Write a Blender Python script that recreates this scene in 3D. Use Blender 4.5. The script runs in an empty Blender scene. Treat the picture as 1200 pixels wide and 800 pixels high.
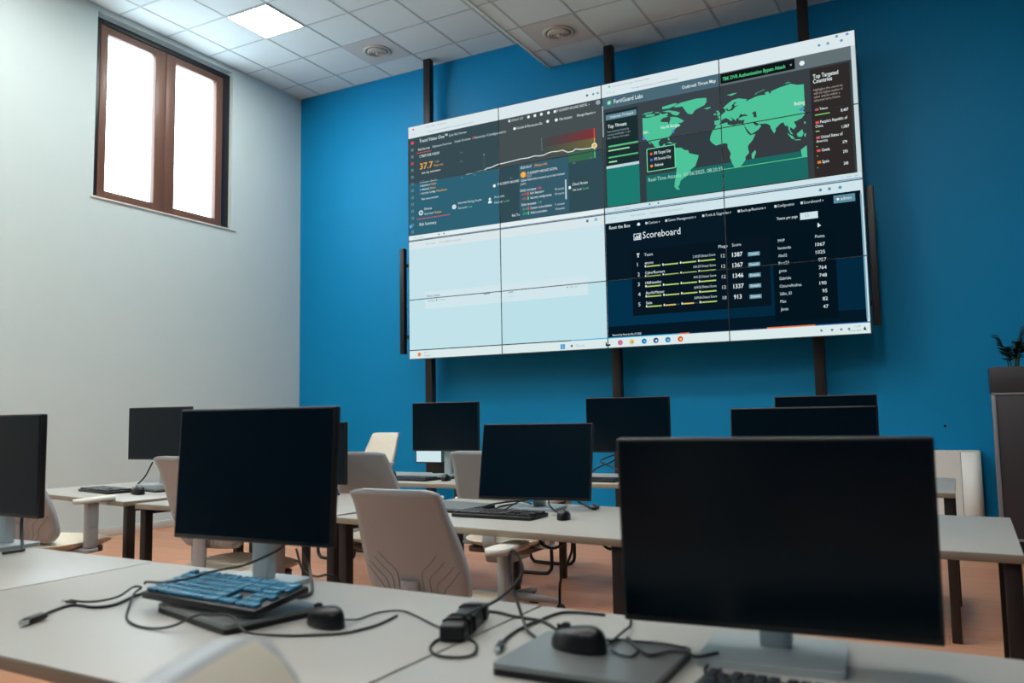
import bpy, bmesh, math, random
from mathutils import Vector, Matrix, Euler
from mathutils.geometry import tessellate_polygon
random.seed(7)
R = math.radians
SC = bpy.context.scene
COL = SC.collection

# ------------------------------------------------------------------ camera, world, exposure
cam_d = bpy.data.cameras.new('camera')
cam = bpy.data.objects.new('camera', cam_d); COL.objects.link(cam); SC.camera = cam
CYAW, CPITCH, CROLL = -0.4957, 0.0882, -0.0167
cam.location = (7.7106, -8.2904, 1.1670)
fw = Vector((math.sin(CYAW)*math.cos(CPITCH), math.cos(CYAW)*math.cos(CPITCH), math.sin(CPITCH)))
rt = Vector((math.cos(CYAW), -math.sin(CYAW), 0)); up = rt.cross(fw)
c_, s_ = math.cos(CROLL), math.sin(CROLL)
r2 = rt*c_ + up*s_; u2 = up*c_ - rt*s_
cam.rotation_euler = Matrix((r2, u2, -fw)).transposed().to_euler()
cam_d.sensor_width = 36; cam_d.lens = 964.39/1200*36
cam_d.clip_start = .02; cam_d.clip_end = 100
cam_d.dof.use_dof = True; cam_d.dof.focus_distance = 5.4; cam_d.dof.aperture_fstop = 3.6

W = bpy.data.worlds.new('daylight'); SC.world = W; W.use_nodes = True
bg = W.node_tree.nodes['Background']
bg.inputs[0].default_value = (.72, .88, 1, 1); bg.inputs[1].default_value = 9.0
SC.view_settings.view_transform = 'Standard'; SC.view_settings.look = 'None'
SC.view_settings.exposure = 0.0; SC.view_settings.gamma = 1.0
SC.view_settings.use_curve_mapping = False
LED = 45.0           # ceiling panel strength
SCREEN = 1.0         # video wall brightness

# ------------------------------------------------------------------ materials
def lin(c):
    return tuple((x/255/12.92 if x/255 <= .04045 else ((x/255+.055)/1.055)**2.4) for x in c)
def mat(name, rgb, rough=.5, metal=0, spec=.5, noise=0, scale=8, bump=0, bscale=200, stretch=None):
    m = bpy.data.materials.new(name); m.use_nodes = True
    nt = m.node_tree; b = nt.nodes['Principled BSDF']
    col = lin(rgb) + (1,)
    b.inputs['Roughness'].default_value = rough; b.inputs['Metallic'].default_value = metal
    b.inputs['Specular IOR Level'].default_value = spec
    tc = nt.nodes.new('ShaderNodeTexCoord'); mp = nt.nodes.new('ShaderNodeMapping')
    nt.links.new(tc.outputs['Object'], mp.inputs[0])
    if stretch: mp.inputs['Scale'].default_value = stretch
    n = nt.nodes.new('ShaderNodeTexNoise'); n.inputs['Scale'].default_value = scale; n.inputs['Detail'].default_value = 4
    nt.links.new(mp.outputs[0], n.inputs['Vector'])
    mx = nt.nodes.new('ShaderNodeMix'); mx.data_type = 'RGBA'
    k = noise if noise else .03
    mx.inputs[6].default_value = tuple(x*(1-k) for x in col[:3]) + (1,)
    mx.inputs[7].default_value = tuple(min(1, x*(1+k)) for x in col[:3]) + (1,)
    nt.links.new(n.outputs[0], mx.inputs[0]); nt.links.new(mx.outputs[2], b.inputs['Base Color'])
    if bump:
        n2 = nt.nodes.new('ShaderNodeTexNoise'); n2.inputs['Scale'].default_value = bscale
        nt.links.new(tc.outputs['Object'], n2.inputs['Vector'])
        bp = nt.nodes.new('ShaderNodeBump'); bp.inputs['Strength'].default_value = bump; bp.inputs['Distance'].default_value = .002
        nt.links.new(n2.outputs[0], bp.inputs['Height']); nt.links.new(bp.outputs[0], b.inputs['Normal'])
    return m
def emis(name, rgb, s=1.0):
    m = bpy.data.materials.new(name); m.use_nodes = True; nt = m.node_tree
    nt.nodes.remove(nt.nodes['Principled BSDF'])
    e = nt.nodes.new('ShaderNodeEmission'); e.inputs[0].default_value = lin(rgb)+(1,); e.inputs[1].default_value = s
    nt.links.new(e.outputs[0], nt.nodes['Material Output'].inputs[0]); return m

M = {}
M['wall_white'] = mat('white_wall_paint', (208, 224, 223), .85, noise=.02, scale=3, bump=.05)
M['wall_blue'] = mat('blue_wall_paint', (0, 138, 192), .5, spec=.22, noise=.03, scale=2, bump=.05)
M['wall_back'] = mat('far_wall_blue_paint', (6, 70, 104), .8)
M['tile'] = mat('ceiling_tile', (220, 231, 230), .9, noise=.015, scale=60, bump=.1)
M['tbar'] = mat('ceiling_grid_white', (186, 196, 196), .6)
M['baseboard'] = mat('baseboard_white', (214, 212, 202), .5)
M['black'] = mat('black_steel', (16, 15, 15), .45)
M['post'] = mat('black_post_paint', (30, 27, 25), .4)
M['brown'] = mat('brown_window_wood', (112, 78, 62), .45, noise=.15, scale=6, stretch=(4, 4, .6))
M['shutter'] = mat('black_window_frame', (24, 22, 26), .4)
M['desk'] = mat('desk_laminate', (171, 172, 166), .38, noise=.03, scale=10, stretch=(1, 14, 14))
M['desk_edge'] = mat('desk_edge_band', (150, 140, 124), .5, noise=.04)
M['desk_leg'] = mat('dark_brown_desk_leg', (38, 31, 28), .45)
M['housing'] = mat('monitor_black_plastic', (13, 14, 16), .45)
M['screen'] = mat('monitor_screen', (3, 20, 30), .22, spec=.22)
M['silver'] = mat('silver_plastic', (178, 190, 194), .35, metal=.35)
M['silver_dark'] = mat('brushed_grey_aluminium', (140, 146, 146), .32, metal=.6)
M['key'] = mat('keycap_black', (22, 27, 32), .24, spec=.6)
M['key_blue'] = mat('keycap_blue', (40, 124, 158), .3, spec=.6, noise=.06, scale=30)  # reflected blue light on the keys, painted into the keycap colour
M['kbody'] = mat('keyboard_black', (15, 16, 18), .4)
M['cable'] = mat('cable_black', (14, 14, 15), .45)
M['mouse'] = mat('mouse_black', (17, 18, 20), .33)
M['shell'] = mat('chair_shell_light_grey', (174, 181, 184), .45)
M['groove'] = mat('chair_shell_groove', (150, 155, 157), .5)
M['leather'] = mat('chair_cream_upholstery', (226, 219, 200), .5, noise=.04, scale=20)
M['armpad'] = mat('chair_arm_white', (214, 214, 208), .45)
M['seatpan'] = mat('chair_underside_brown', (92, 74, 62), .5)
M['rubber'] = mat('castor_black', (14, 14, 14), .5)
M['white_metal'] = mat('white_enamel', (232, 235, 230), .4)
M['planter'] = mat('dark_grey_planter', (50, 48, 52), .5)
M['planter_trim'] = mat('pale_planter_trim', (140, 142, 150), .4, metal=.3)
M['soil'] = mat('potting_soil', (40, 30, 22), .95, noise=.3, scale=60)
M['leaf'] = mat('dark_green_leaf', (26, 44, 24), .4, noise=.3, scale=30)
M['stem'] = mat('plant_stem', (62, 82, 40), .5)
M['vent'] = mat('vent_metal', (196, 192, 182), .45)
M['vent_plate'] = mat('vent_plate_grey', (206, 205, 198), .5)
M['vent_dark'] = mat('vent_inside', (74, 66, 56), .7)
M['chrome'] = mat('chrome', (200, 204, 206), .2, metal=1)
M['paper'] = mat('sticker_paper', (186, 200, 196), .8)
M['sticker'] = mat('blue_sticker', (120, 178, 205), .5)
M['led'] = emis('led_diffuser', (250, 248, 244), LED)
# glass
g = bpy.data.materials.new('window_glass'); g.use_nodes = True; nt = g.node_tree
nt.nodes.remove(nt.nodes['Principled BSDF'])
tr = nt.nodes.new('ShaderNodeBsdfTransparent'); tr.inputs[0].default_value = (.95, .98, .98, 1)
gl = nt.nodes.new('ShaderNodeBsdfGlossy'); gl.inputs['Roughness'].default_value = .05
ms = nt.nodes.new('ShaderNodeMixShader'); ms.inputs[0].default_value = .05
nt.links.new(tr.outputs[0], ms.inputs[1]); nt.links.new(gl.outputs[0], ms.inputs[2])
nt.links.new(ms.outputs[0], nt.nodes['Material Output'].inputs[0]); M['glass'] = g
# floor: orange wood laminate planks
f = mat('orange_laminate', (196, 122, 82), .42); nt = f.node_tree; b = nt.nodes['Principled BSDF']
tc = nt.nodes.new('ShaderNodeTexCoord'); br = nt.nodes.new('ShaderNodeTexBrick')
br.inputs['Scale'].default_value = 1; br.inputs['Brick Width'].default_value = 1.9; br.inputs['Row Height'].default_value = .19
br.inputs['Mortar Size'].default_value = .0025
br.inputs['Color1'].default_value = lin((214, 158, 122))+(1,); br.inputs['Color2'].default_value = lin((204, 142, 106))+(1,)
br.inputs['Mortar'].default_value = lin((172, 116, 82))+(1,)
mp = nt.nodes.new('ShaderNodeMapping'); mp.inputs['Scale'].default_value = (2.5, 30, 1)
n = nt.nodes.new('ShaderNodeTexNoise'); n.inputs['Scale'].default_value = 2.2; n.inputs['Detail'].default_value = 6
mx = nt.nodes.new('ShaderNodeMix'); mx.data_type = 'RGBA'; mx.blend_type = 'MULTIPLY'; mx.inputs[0].default_value = .25
nt.links.new(tc.outputs['Object'], br.inputs['Vector']); nt.links.new(tc.outputs['Object'], mp.inputs[0])
nt.links.new(mp.outputs[0], n.inputs['Vector'])
nt.links.new(br.outputs['Color'], mx.inputs[6]); nt.links.new(n.outputs[0], mx.inputs[7])
nt.links.new(mx.outputs[2], b.inputs['Base Color']); M['floor'] = f

# ------------------------------------------------------------------ mesh helpers
class MB:
    """collects shapes with one or more materials and links them as ONE mesh object"""
    def __init__(s): s.bm = bmesh.new(); s.mats = []
    def mi(s, m):
        if m is None: return 0
        if m not in s.mats: s.mats.append(m)
        return s.mats.index(m)
    def box(s, c, d, m=None, bev=0, rot=None, seg=2):
        i = s.mi(m); r = bmesh.ops.create_cube(s.bm, size=1)
        vs = r['verts']
        bmesh.ops.scale(s.bm, vec=d, verts=vs)
        fs = list({f for v in vs for f in v.link_faces})
        if bev:
            es = list({e for v in vs for e in v.link_edges})
            q = bmesh.ops.bevel(s.bm, geom=es, offset=bev, segments=seg, affect='EDGES', profile=.5)
            vs = list({v for f in q['faces'] for v in f.verts} | {v for v in vs if v.is_valid})
            allv = set(vs)
            st = list(allv)
            while st:
                v = st.pop()
                for e in v.link_edges:
                    o = e.other_vert(v)
                    if o not in allv: allv.add(o); st.append(o)
            vs = list(allv); fs = list({f for v in vs for f in v.link_faces})
        for f in fs: f.material_index = i; f.smooth = bool(bev)
        T = Matrix.Translation(Vector(c))
        if rot: T = T @ Euler(rot).to_matrix().to_4x4()
        bmesh.ops.transform(s.bm, matrix=T, verts=vs)
        return s
    def cyl(s, a, b, r1, r2=None, m=None, n=20, cap=True):
        return s.tube([a, b], [r1, r1 if r2 is None else r2], m, n, cap)
    def tube(s, pts, r, m=None, n=8, cap=True):
        i = s.mi(m); pts = [Vector(p) for p in pts]; k = len(pts)
        rs = r if isinstance(r, (list, tuple)) else [r]*k
        rings = []; prev = None
        for j, p in enumerate(pts):
            t = (pts[min(j+1, k-1)] - pts[max(j-1, 0)])
            t = t.normalized() if t.length > 1e-9 else Vector((0, 0, 1))
            if prev is None:
                a = Vector((0, 0, 1)) if abs(t.z) < .9 else Vector((1, 0, 0))
                x = t.cross(a).normalized()
            else:
                x = prev - t*prev.dot(t)
                x = x.normalized() if x.length > 1e-6 else t.orthogonal().normalized()
            prev = x; y = t.cross(x)
            rings.append([s.bm.verts.new(p + (x*math.cos(2*math.pi*q/n) + y*math.sin(2*math.pi*q/n))*rs[j]) for q in range(n)])
        for j in range(k-1):
            for q in range(n):
                f = s.bm.faces.new((rings[j][q], rings[j][(q+1) % n], rings[j+1][(q+1) % n], rings[j+1][q]))
                f.material_index = i; f.smooth = True
        if cap:
            for rg in (rings[0], rings[-1]):
                f = s.bm.faces.new(rg); f.material_index = i
        return s
    def lathe(s, prof, c=(0, 0, 0), m=None, n=32):
        i = s.mi(m); c = Vector(c); rings = []
        for (r, z) in prof:
            rings.append([s.bm.verts.new(c + Vector((max(r, 1e-4)*math.cos(2*math.pi*q/n), max(r, 1e-4)*math.sin(2*math.pi*q/n), z))) for q in range(n)])
        for j in range(len(prof)-1):
            for q in range(n):
                f = s.bm.faces.new((rings[j][q], rings[j][(q+1) % n], rings[j+1][(q+1) % n], rings[j+1][q]))
                f.material_index = i; f.smooth = True
        return s
    def prism(s, outline, z0, z1, m=None, smooth=False):
        i = s.mi(m)
        a = [s.bm.verts.new((x, y, z0)) for x, y in outline]; b = [s.bm.verts.new((x, y, z1)) for x, y in outline]
        k = len(a); fs = [s.bm.faces.new(a[::-1]), s.bm.faces.new(b)]
        for q in range(k): 
            f = s.bm.faces.new((a[q], a[(q+1) % k], b[(q+1) % k], b[q])); f.smooth = smooth; fs.append(f)
        for f in fs: f.material_index = i
        return s
    def poly(s, pts, m=None, smooth=False):
        i = s.mi(m); f = s.bm.faces.new([s.bm.verts.new(p) for p in pts]); f.material_index = i; f.smooth = smooth; return s
    def grid(s, fn, nu, nv, m=None, closed=False):
        """fn(i/nu, j/nv) -> point"""
        i = s.mi(m)
        v = [[s.bm.verts.new(fn(a/nu, b/nv)) for a in range(nu+(0 if closed else 1))] for b in range(nv+1)]
        w = len(v[0])
        for b in range(nv):
            for a in range(nu):
                f = s.bm.faces.new((v[b][a], v[b][(a+1) % w], v[b+1][(a+1) % w], v[b+1][a])); f.material_index = i; f.smooth = True
        return v
    def build(s, name, m=None, parent=None, kind=None, label=None):
        bmesh.ops.recalc_face_normals(s.bm, faces=s.bm.faces[:])
        me = bpy.data.meshes.new(name); s.bm.to_mesh(me); s.bm.free()
        for k in (s.mats or [m]): me.materials.append(k)
        o = bpy.data.objects.new(name, me); COL.objects.link(o)
        if parent: o.parent = parent
        if kind: o['kind'] = kind
        if label: o['label'] = label
        return o
def thing(name, label, cat, loc=(0, 0, 0), rz=0, group=None):
    o = bpy.data.objects.new(name, None); COL.objects.link(o); o.empty_display_size = .1
    o.location = loc; o.rotation_euler = (0, 0, rz); o['label'] = label; o['category'] = cat
    if group: o['group'] = group
    return o
def tag(o, label, cat, group=None):
    o['label'] = label; o['category'] = cat
    if group: o['group'] = group
    return o
def kids(o): return [c for c in o.children]
def dup(root, loc, rz, label, group=None):
    r = root.copy(); COL.objects.link(r); r.location = loc; r.rotation_euler = (0, 0, rz); r['label'] = label
    if group: r['group'] = group
    for ch in kids(root):
        c = ch.copy(); COL.objects.link(c); c.parent = r
        for gch in kids(ch):
            d = gch.copy(); COL.objects.link(d); d.parent = c
    return r
def smooth_path(pts, k=6):
    """Catmull-Rom through the points"""
    P = [Vector(p) for p in pts]
    if len(P) < 3: return P
    Q = [P[0]*2-P[1]] + P + [P[-1]*2-P[-2]]; out = []
    for i in range(1, len(Q)-2):
        for j in range(k):
            t = j/k; a, b, c, d = Q[i-1:i+3]
            out.append(.5*((2*b)+(c-a)*t+(2*a-5*b+4*c-d)*t*t+(3*b-3*c+d-a)*t*t*t))
    return out + [P[-1]]
def rrect(w, d, r, n=5, cx=0, cy=0):
    o = []
    for sx, sy, a0 in ((1, 1, 0), (-1, 1, 90), (-1, -1, 180), (1, -1, 270)):
        for q in range(n+1):
            a = R(a0 + 90*q/n); o.append((cx+sx*(w/2-r)+r*math.cos(a), cy+sy*(d/2-r)+r*math.sin(a)))
    return o

# ------------------------------------------------------------------ room shell
XR, YB, H, HS, SX = 10.6, -11.6, 5.512, 5.13, 3.765
MB().box((XR/2, YB/2, -.05), (XR+.4, -YB+.4, .1), M['floor']).build('floor', kind='structure')
WY0, WY1, WZ0, WZ1 = -3.035, -1.205, 3.475, 5.455      # window opening in the left wall
wl = MB(); t = .28
wl.box((-t/2, (YB+WY0)/2, H/2), (t, WY0-YB, H+.2), M['wall_white'])
wl.box((-t/2, (WY1+0)/2, H/2), (t, -WY1, H+.2), M['wall_white'])
wl.box((-t/2, (WY0+WY1)/2, WZ0/2), (t, WY1-WY0, WZ0), M['wall_white'])
wl.box((-t/2, (WY0+WY1)/2, (WZ1+H+.1)/2), (t, WY1-WY0, H+.1-WZ1), M['wall_white'])
wl.build('wall_left', kind='structure')
MB().box((XR/2, .1, H/2), (XR+.6, .2, H+.2), M['wall_blue']).build('wall_front', kind='structure')
MB().box((XR+.1, YB/2, H/2), (.2, -YB, H+.2), M['wall_back']).build('wall_right', kind='structure')
MB().box((XR/2, YB-.1, H/2), (XR+.4, .2, H+.2), M['wall_back']).build('wall_back', kind='structure')
MB().box((.009, YB/2, .041), (.018, -YB, .082), M['baseboard'], bev=.004).build('baseboard_left', kind='structure')
# ceiling tiles with T-bar grid (main part, and the lower part over the right of the room)
def ceiling(name, x0, x1, z, gx0, gy0):
    b = MB(); T = .6
    xs = [x0] + [gx0+T*i for i in range(-1, 20) if x0+.02 < gx0+T*i < x1-.02] + [x1]
    ys = [0] + [gy0-T*j for j in range(-1, 25) if YB+.02 < gy0-T*j < -.02] + [YB]
    w = .011
    for i in range(len(xs)-1):
        for j in range(len(ys)-1):
            a, c = xs[i]+w, xs[i+1]-w; d, e = ys[j]-w, ys[j+1]+w
            b.poly([(a, d, z+.004), (c, d, z+.004), (c, e, z+.004), (a, e, z+.004)], M['tile'])
    b.box(((x0+x1)/2, YB/2, z+.09), (x1-x0, -YB, .15), M['tile'])
    o = b.build(name, kind='structure')
    gb = MB()
    for x in xs: gb.box((x, YB/2, z+.004), (2*w, -YB, .008), M['tbar'])
    for y in ys: gb.box(((x0+x1)/2, y, z+.0045), (x1-x0, 2*w, .007), M['tbar'])
    gb.build('ceiling_grid', parent=o)
    return o
ceiling('ceiling', 0, SX, H, .342, -.394)
ceiling('ceiling', SX, XR, HS, 3.95, -.455)
MB().box((SX+.012, YB/2, (H+HS)/2+.08), (.024, -YB, H-HS+.18), M['tile']).build('trim_1', kind='structure')

# window in the left wall
win = bpy.data.objects.new('window_1', None); COL.objects.link(win); win['kind'] = 'structure'
win.location = (0, (WY0+WY1)/2, (WZ0+WZ1)/2)
def wpart(b, name, m=None, par=None):
    o = b.build(name, m); o.parent = par or win; o.matrix_parent_inverse = (par or win).matrix_basis.inverted() if not par else Matrix.Identity(4)
    return o
cy, cz = (WY0+WY1)/2, (WZ0+WZ1)/2
def ring(b, x0, x1, y0, y1, z0, z1, wy, wz, m):
    xm, xw = (x0+x1)/2, x1-x0
    b.box((xm, y0+wy/2, (z0+z1)/2), (xw, wy, z1-z0), m, bev=.004); b.box((xm, y1-wy/2, (z0+z1)/2), (xw, wy, z1-z0), m, bev=.004)
    b.box((xm, (y0+y1)/2, z0+wz/2), (xw, y1-y0-2*wy+.004, wz), m, bev=.004); b.box((xm, (y0+y1)/2, z1-wz/2), (xw, y1-y0-2*wy+.004, wz), m, bev=.004)
b = MB(); ring(b, -.20, -.055, WY0, WY1, WZ0, WZ1-.03, .125, .06, M['shutter']); wpart(b, 'outer_frame')
sashes = ((-2.962, -2.147, -2.875, -2.28), (-2.143, -1.322, -2.01, -1.42))
for k, (a, e, ga, ge) in enumerate(sashes):
    b = MB(); m = M['brown']; x0, x1 = -.115, -.045; z0, z1 = WZ0+.012, WZ1-.10; xm, xw = (x0+x1)/2, x1-x0
    g0, g1 = 3.575, 5.275
    b.box((xm, (a+ga)/2, (z0+z1)/2), (xw, ga-a, z1-z0), m, bev=.006); b.box((xm, (ge+e)/2, (z0+z1)/2), (xw, e-ge, z1-z0), m, bev=.006)
    b.box((xm, (ga+ge)/2, (z0+g0)/2), (xw-.004, ge-ga+.006, g0-z0), m, bev=.006); b.box((xm, (ga+ge)/2, (g1+z1)/2), (xw-.004, ge-ga+.006, z1-g1), m, bev=.006)
    s_o = wpart(b, 'sash')
    p = MB().box((-.085, (ga+ge)/2, (g0+g1)/2), (.012, ge-ga+.01, g1-g0+.01), M['glass']).build('window_pane'); p.parent = s_o; p.matrix_parent_inverse = s_o.matrix_parent_inverse
    sy = (-2.535, -1.712)[k]
    p = MB().box((-.077, sy, 5.08), (.002, .10, .14), M['paper']).build('glass_sticker'); p.parent = s_o; p.matrix_parent_inverse = s_o.matrix_parent_inverse
    hy = (-2.205, -2.08)[k]
    hb = MB().box((-.03, hy, 4.0), (.012, .03, .075), M['chrome'], bev=.005)
    if k == 0:
        hb.cyl((-.03, hy, 4.01), (.02, hy, 4.01), .009, m=M['chrome'], n=12); hb.box((.022, hy+.004, 3.965), (.014, .02, .13), M['chrome'], bev=.005)
    else:
        hb.cyl((-.03, hy, 4.01), (0, hy, 4.01), .014, m=M['chrome'], n=12)
    p = hb.build('window_handle'); p.parent = s_o; p.matrix_parent_inverse = s_o.matrix_parent_inverse
    hg = MB(); yy = (a-.004, e+.004)[k]
    for zz in (z0+.07, z1-.06): hg.cyl((-.03, yy, zz-.04), (-.03, yy, zz+.04), .008, m=M['chrome'], n=10)
    p = hg.build('hinge'); p.parent = s_o; p.matrix_parent_inverse = s_o.matrix_parent_inverse
wpart(MB().box((-.03, cy+.02, WZ0-.006), (.09, WY1-WY0+.10, .02), M['baseboard'], bev=.004), 'window_sill')
# skylight portal just outside the opening (a sampling guide for the daylight)
pl_d = bpy.data.lights.new('daylight_portal', 'AREA'); pl_d.shape = 'RECTANGLE'; pl_d.size = 1.8; pl_d.size_y = 1.9
pl_d.cycles.is_portal = True
pl = bpy.data.objects.new('daylight_portal', pl_d); COL.objects.link(pl); pl.location = (-.26, cy, cz)
pl.rotation_euler = (0, R(-90), 0)

# ceiling LED panels
LX0, LY0 = .342+.9, -.394-1.5
led = thing('ceiling_light', 'square white LED panel in the tiled ceiling near the window', 'ceiling light', (LX0, LY0, H), 0, 'square LED ceiling panels')
b = MB()
for sx, sy, dx, dy in ((0, .29, .6, .02), (0, -.29, .6, .02), (.29, 0, .02, .56), (-.29, 0, .02, .56)): b.box((sx, sy, -.004), (dx, dy, .008), M['tbar'])
b.build('light_frame', parent=led)
MB().box((0, 0, -.0015), (.56, .56, .003), M['led']).build('diffuser', parent=led)
for (x, y, z) in [(LX0, LY0-2.4, H), (LX0, LY0-4.8, H), (LX0, LY0-7.2, H), (LX0+1.8, LY0-3.0, H), (LX0+1.8, LY0-6, H)]:  # extra panels out of view, added to brighten the left side
    dup(led, (x, y, z), 0, 'square white LED panel farther back in the tiled ceiling', 'square LED ceiling panels')
for ix in (0, 4):  # unseen panels added over the lower part, placed to light the desks
    for jy in (5, 9, 16):
        dup(led, (4.85+.6*ix, -.755-.6*jy, HS), 0, 'square white LED panel in the lower part of the ceiling', 'LED panels in the lower ceiling')
# round ceiling vents
def vent(x, y, z, label):
    t = thing('ceiling_vent', label, 'ceiling vent', (x, y, z), 0, 'round ceiling vents')
    MB().box((0, 0, -.002), (.585, .585, .004), M['vent_plate']).build('vent_plate', parent=t)
    b = MB(); b.lathe([(.165, -.004), (.168, -.012), (.150, -.022), (.136, -.018), (.130, -.006)], m=M['vent']); b.build('vent_ring', parent=t)
    b = MB(); b.lathe([(.131, -.0045), (.0, -.0045)], m=M['vent_dark']); b.build('vent_throat', parent=t)
    b = MB()
    for r in (.105, .078, .05): b.lathe([(r+.013, -.010), (r+.016, -.018), (r-.004, -.034), (r-.010, -.030), (r-.002, -.016), (r+.006, -.010)], m=M['vent'])
    b.lathe([(.026, -.010), (.03, -.03), (.02, -.042), (0, -.044)], m=M['vent'])
    b.build('vent_cone', parent=t)
vent(1.842, -.694, H, 'round air vent in the higher ceiling left of the ceiling step')
vent(4.25, -.755, HS, 'round air vent in the lower ceiling above the video wall')

# ------------------------------------------------------------------ black posts and the video wall
for x, lab in ((2.215, 'leftmost of the three black posts behind the video wall'), (4.575, 'middle of the three black posts behind the video wall'), (6.585, 'rightmost of the three black posts behind the video wall')):
    top = H if x < SX else HS
    b = MB(); b.box((x, -.17, top/2), (.095, .085, top-.004), M['post'], bev=.004)
    for zz in (top-.07,): b.box((x, -.214, zz), (.012, .006, .012), M['black'])
    tag(b.build('wall_post'), lab, 'post', 'black posts behind the video wall')

VX0, VX1, VZ0, VZ1, VY = 2.145, 7.068, 1.818, 4.575, -.5
VW, VH = VX1-VX0, VZ1-VZ0
vw = thing('video_wall', 'large video wall of sixteen screens showing four browser windows on the blue wall', 'video wall', (0, 0, 0))
vw.location = ((VX0+VX1)/2, VY, VZ0); VO = Vector(vw.location)
def vb(b, name, parent=vw, m=None, label=None):
    bmesh.ops.translate(b.bm, vec=-VO, verts=b.bm.verts[:]); return b.build(name, m, parent, label=label)
def P(px, py, layer=0):          # desktop pixels (3840 x 2160) -> a point on the wall of screens
    return (VX0+px/3840*VW, VY-.0006*layer, VZ1-py/2160*VH)
pw, ph = VW/4, VH/4
for j in range(4):
    for i in range(4):
        x0 = VX0+pw*i; z1 = VZ1-ph*j
        pan = vb(MB().box((x0+pw/2, VY+.046, z1-ph/2), (pw-.002, .09, ph-.002), M['housing']), 'display_panel')
        b = MB(); e = .0038; yb = VY-.0025
        for (cx, cz_, dx, dz) in ((x0+e/2+.0004, z1-ph/2, e, ph-.0008), (x0+pw-e/2-.0004, z1-ph/2, e, ph-.0008), (x0+pw/2, z1-e/2-.0004, pw-2*e-.0008, e), (x0+pw/2, z1-ph+e/2+.0004, pw-2*e-.0008, e)):
            b.box((cx, yb, cz_), (dx, .005, dz), M['housing'])
        vb(b, 'bezel', pan)
b = MB()
for zz in (VZ0+.35, VZ0+1.03, VZ0+1.72, VZ0+2.41): b.box(((VX0+VX1)/2, -.311, zz), (VW-.3, .194, .05), M['black'])
vb(b, 'mounting_rail')
# upright bars beside the screens
for xx, lab in ((2.013, 'slim black upright bar left of the video wall'), (7.115, 'slim black upright bar right of the video wall')):
    z0, z1 = 1.89, 3.14
    b = MB(); b.box((xx, -.43, (z0+z1)/2), (.062, .06, z1-z0), M['black'], bev=.004); o = tag(b.build('side_bar'), lab, 'bar', 'upright bars beside the video wall')
    sx = 1 if xx < 4 else -1
    for zz in (z0+.2, z1-.2): MB().box((xx+sx*.06, -.395, zz), (.17, .012, .04), M['black']).build('bracket', parent=o)

EM = {}
def em(rgb):
    if rgb not in EM: EM[rgb] = emis('screen_colour_%d_%d_%d' % rgb, rgb, SCREEN)
    return EM[rgb]
FONT_TMP = bpy.data.curves.new('screen_text', 'FONT'); FONT_TMP.resolution_u = 2
FO = bpy.data.objects.new('screen_text', FONT_TMP); COL.objects.link(FO)
def font_tris(body, bold=0):
    FONT_TMP.body = body; FONT_TMP.offset = bold; FONT_TMP.fill_mode = 'FRONT'
    dg = bpy.context.evaluated_depsgraph_get(); FO.update_tag(); bpy.context.view_layer.update()
    me = FO.evaluated_get(dg).to_mesh()
    vs = [(v.co.x, v.co.y) for v in me.vertices]; ps = [tuple(p.vertices) for p in me.polygons]
    FO.evaluated_get(dg).to_mesh_clear(); return vs, ps
class SB(MB):
    def rect(s, x0, y0, x1, y1, rgb, L=1): s.poly([P(x0, y0, L), P(x1, y0, L), P(x1, y1, L), P(x0, y1, L)], em(rgb)); return s
    def pts(s, pts, rgb, L=2):
        i = s.mi(em(rgb)); v = [s.bm.verts.new(P(x, y, L)) for x, y in pts]
        for t in tessellate_polygon([[Vector((x, y, 0)) for x, y in pts]]):
            try: s.bm.faces.new([v[q] for q in t]).material_index = i
            except ValueError: pass
        return s
    def disc(s, x, y, r, rgb, L=3, n=16): return s.pts([(x+r*math.cos(2*math.pi*q/n), y+r*math.sin(2*math.pi*q/n)) for q in range(n)], rgb, L)
    def line(s, pts, w, rgb, L=3):
        for (x0, y0), (x1, y1) in zip(pts, pts[1:]):
            d = math.hypot(x1-x0, y1-y0) or 1; nx, ny = -(y1-y0)/d*w/2, (x1-x0)/d*w/2
            s.poly([P(x0+nx, y0+ny, L), P(x1+nx, y1+ny, L), P(x1-nx, y1-ny, L), P(x0-nx, y0-ny, L)], em(rgb))
        return s
    def text(s, body, x0, yb, cap, rgb, x1=None, L=4, bold=.0):
        vs, ps = font_tris(body, bold); k = cap/.70; i = s.mi(em(rgb))
        xmin = min(v[0] for v in vs); xmax = max(v[0] for v in vs)
        kx = (x1-x0)/(xmax-xmin) if x1 else k
        nv = [s.bm.verts.new(P(x0+(a-xmin)*kx, yb-b_*k, L)) for a, b_ in vs]
        for p in ps:
            try: s.bm.faces.new([nv[q] for q in p]).material_index = i
            except ValueError: pass
        return s

WHT, PALE, DIM = (228, 240, 242), (205, 220, 224), (150, 170, 176)
HDR = (218, 232, 236); ORG = (240, 176, 70); RED = (232, 84, 76); GRN = (96, 200, 130)
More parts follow.
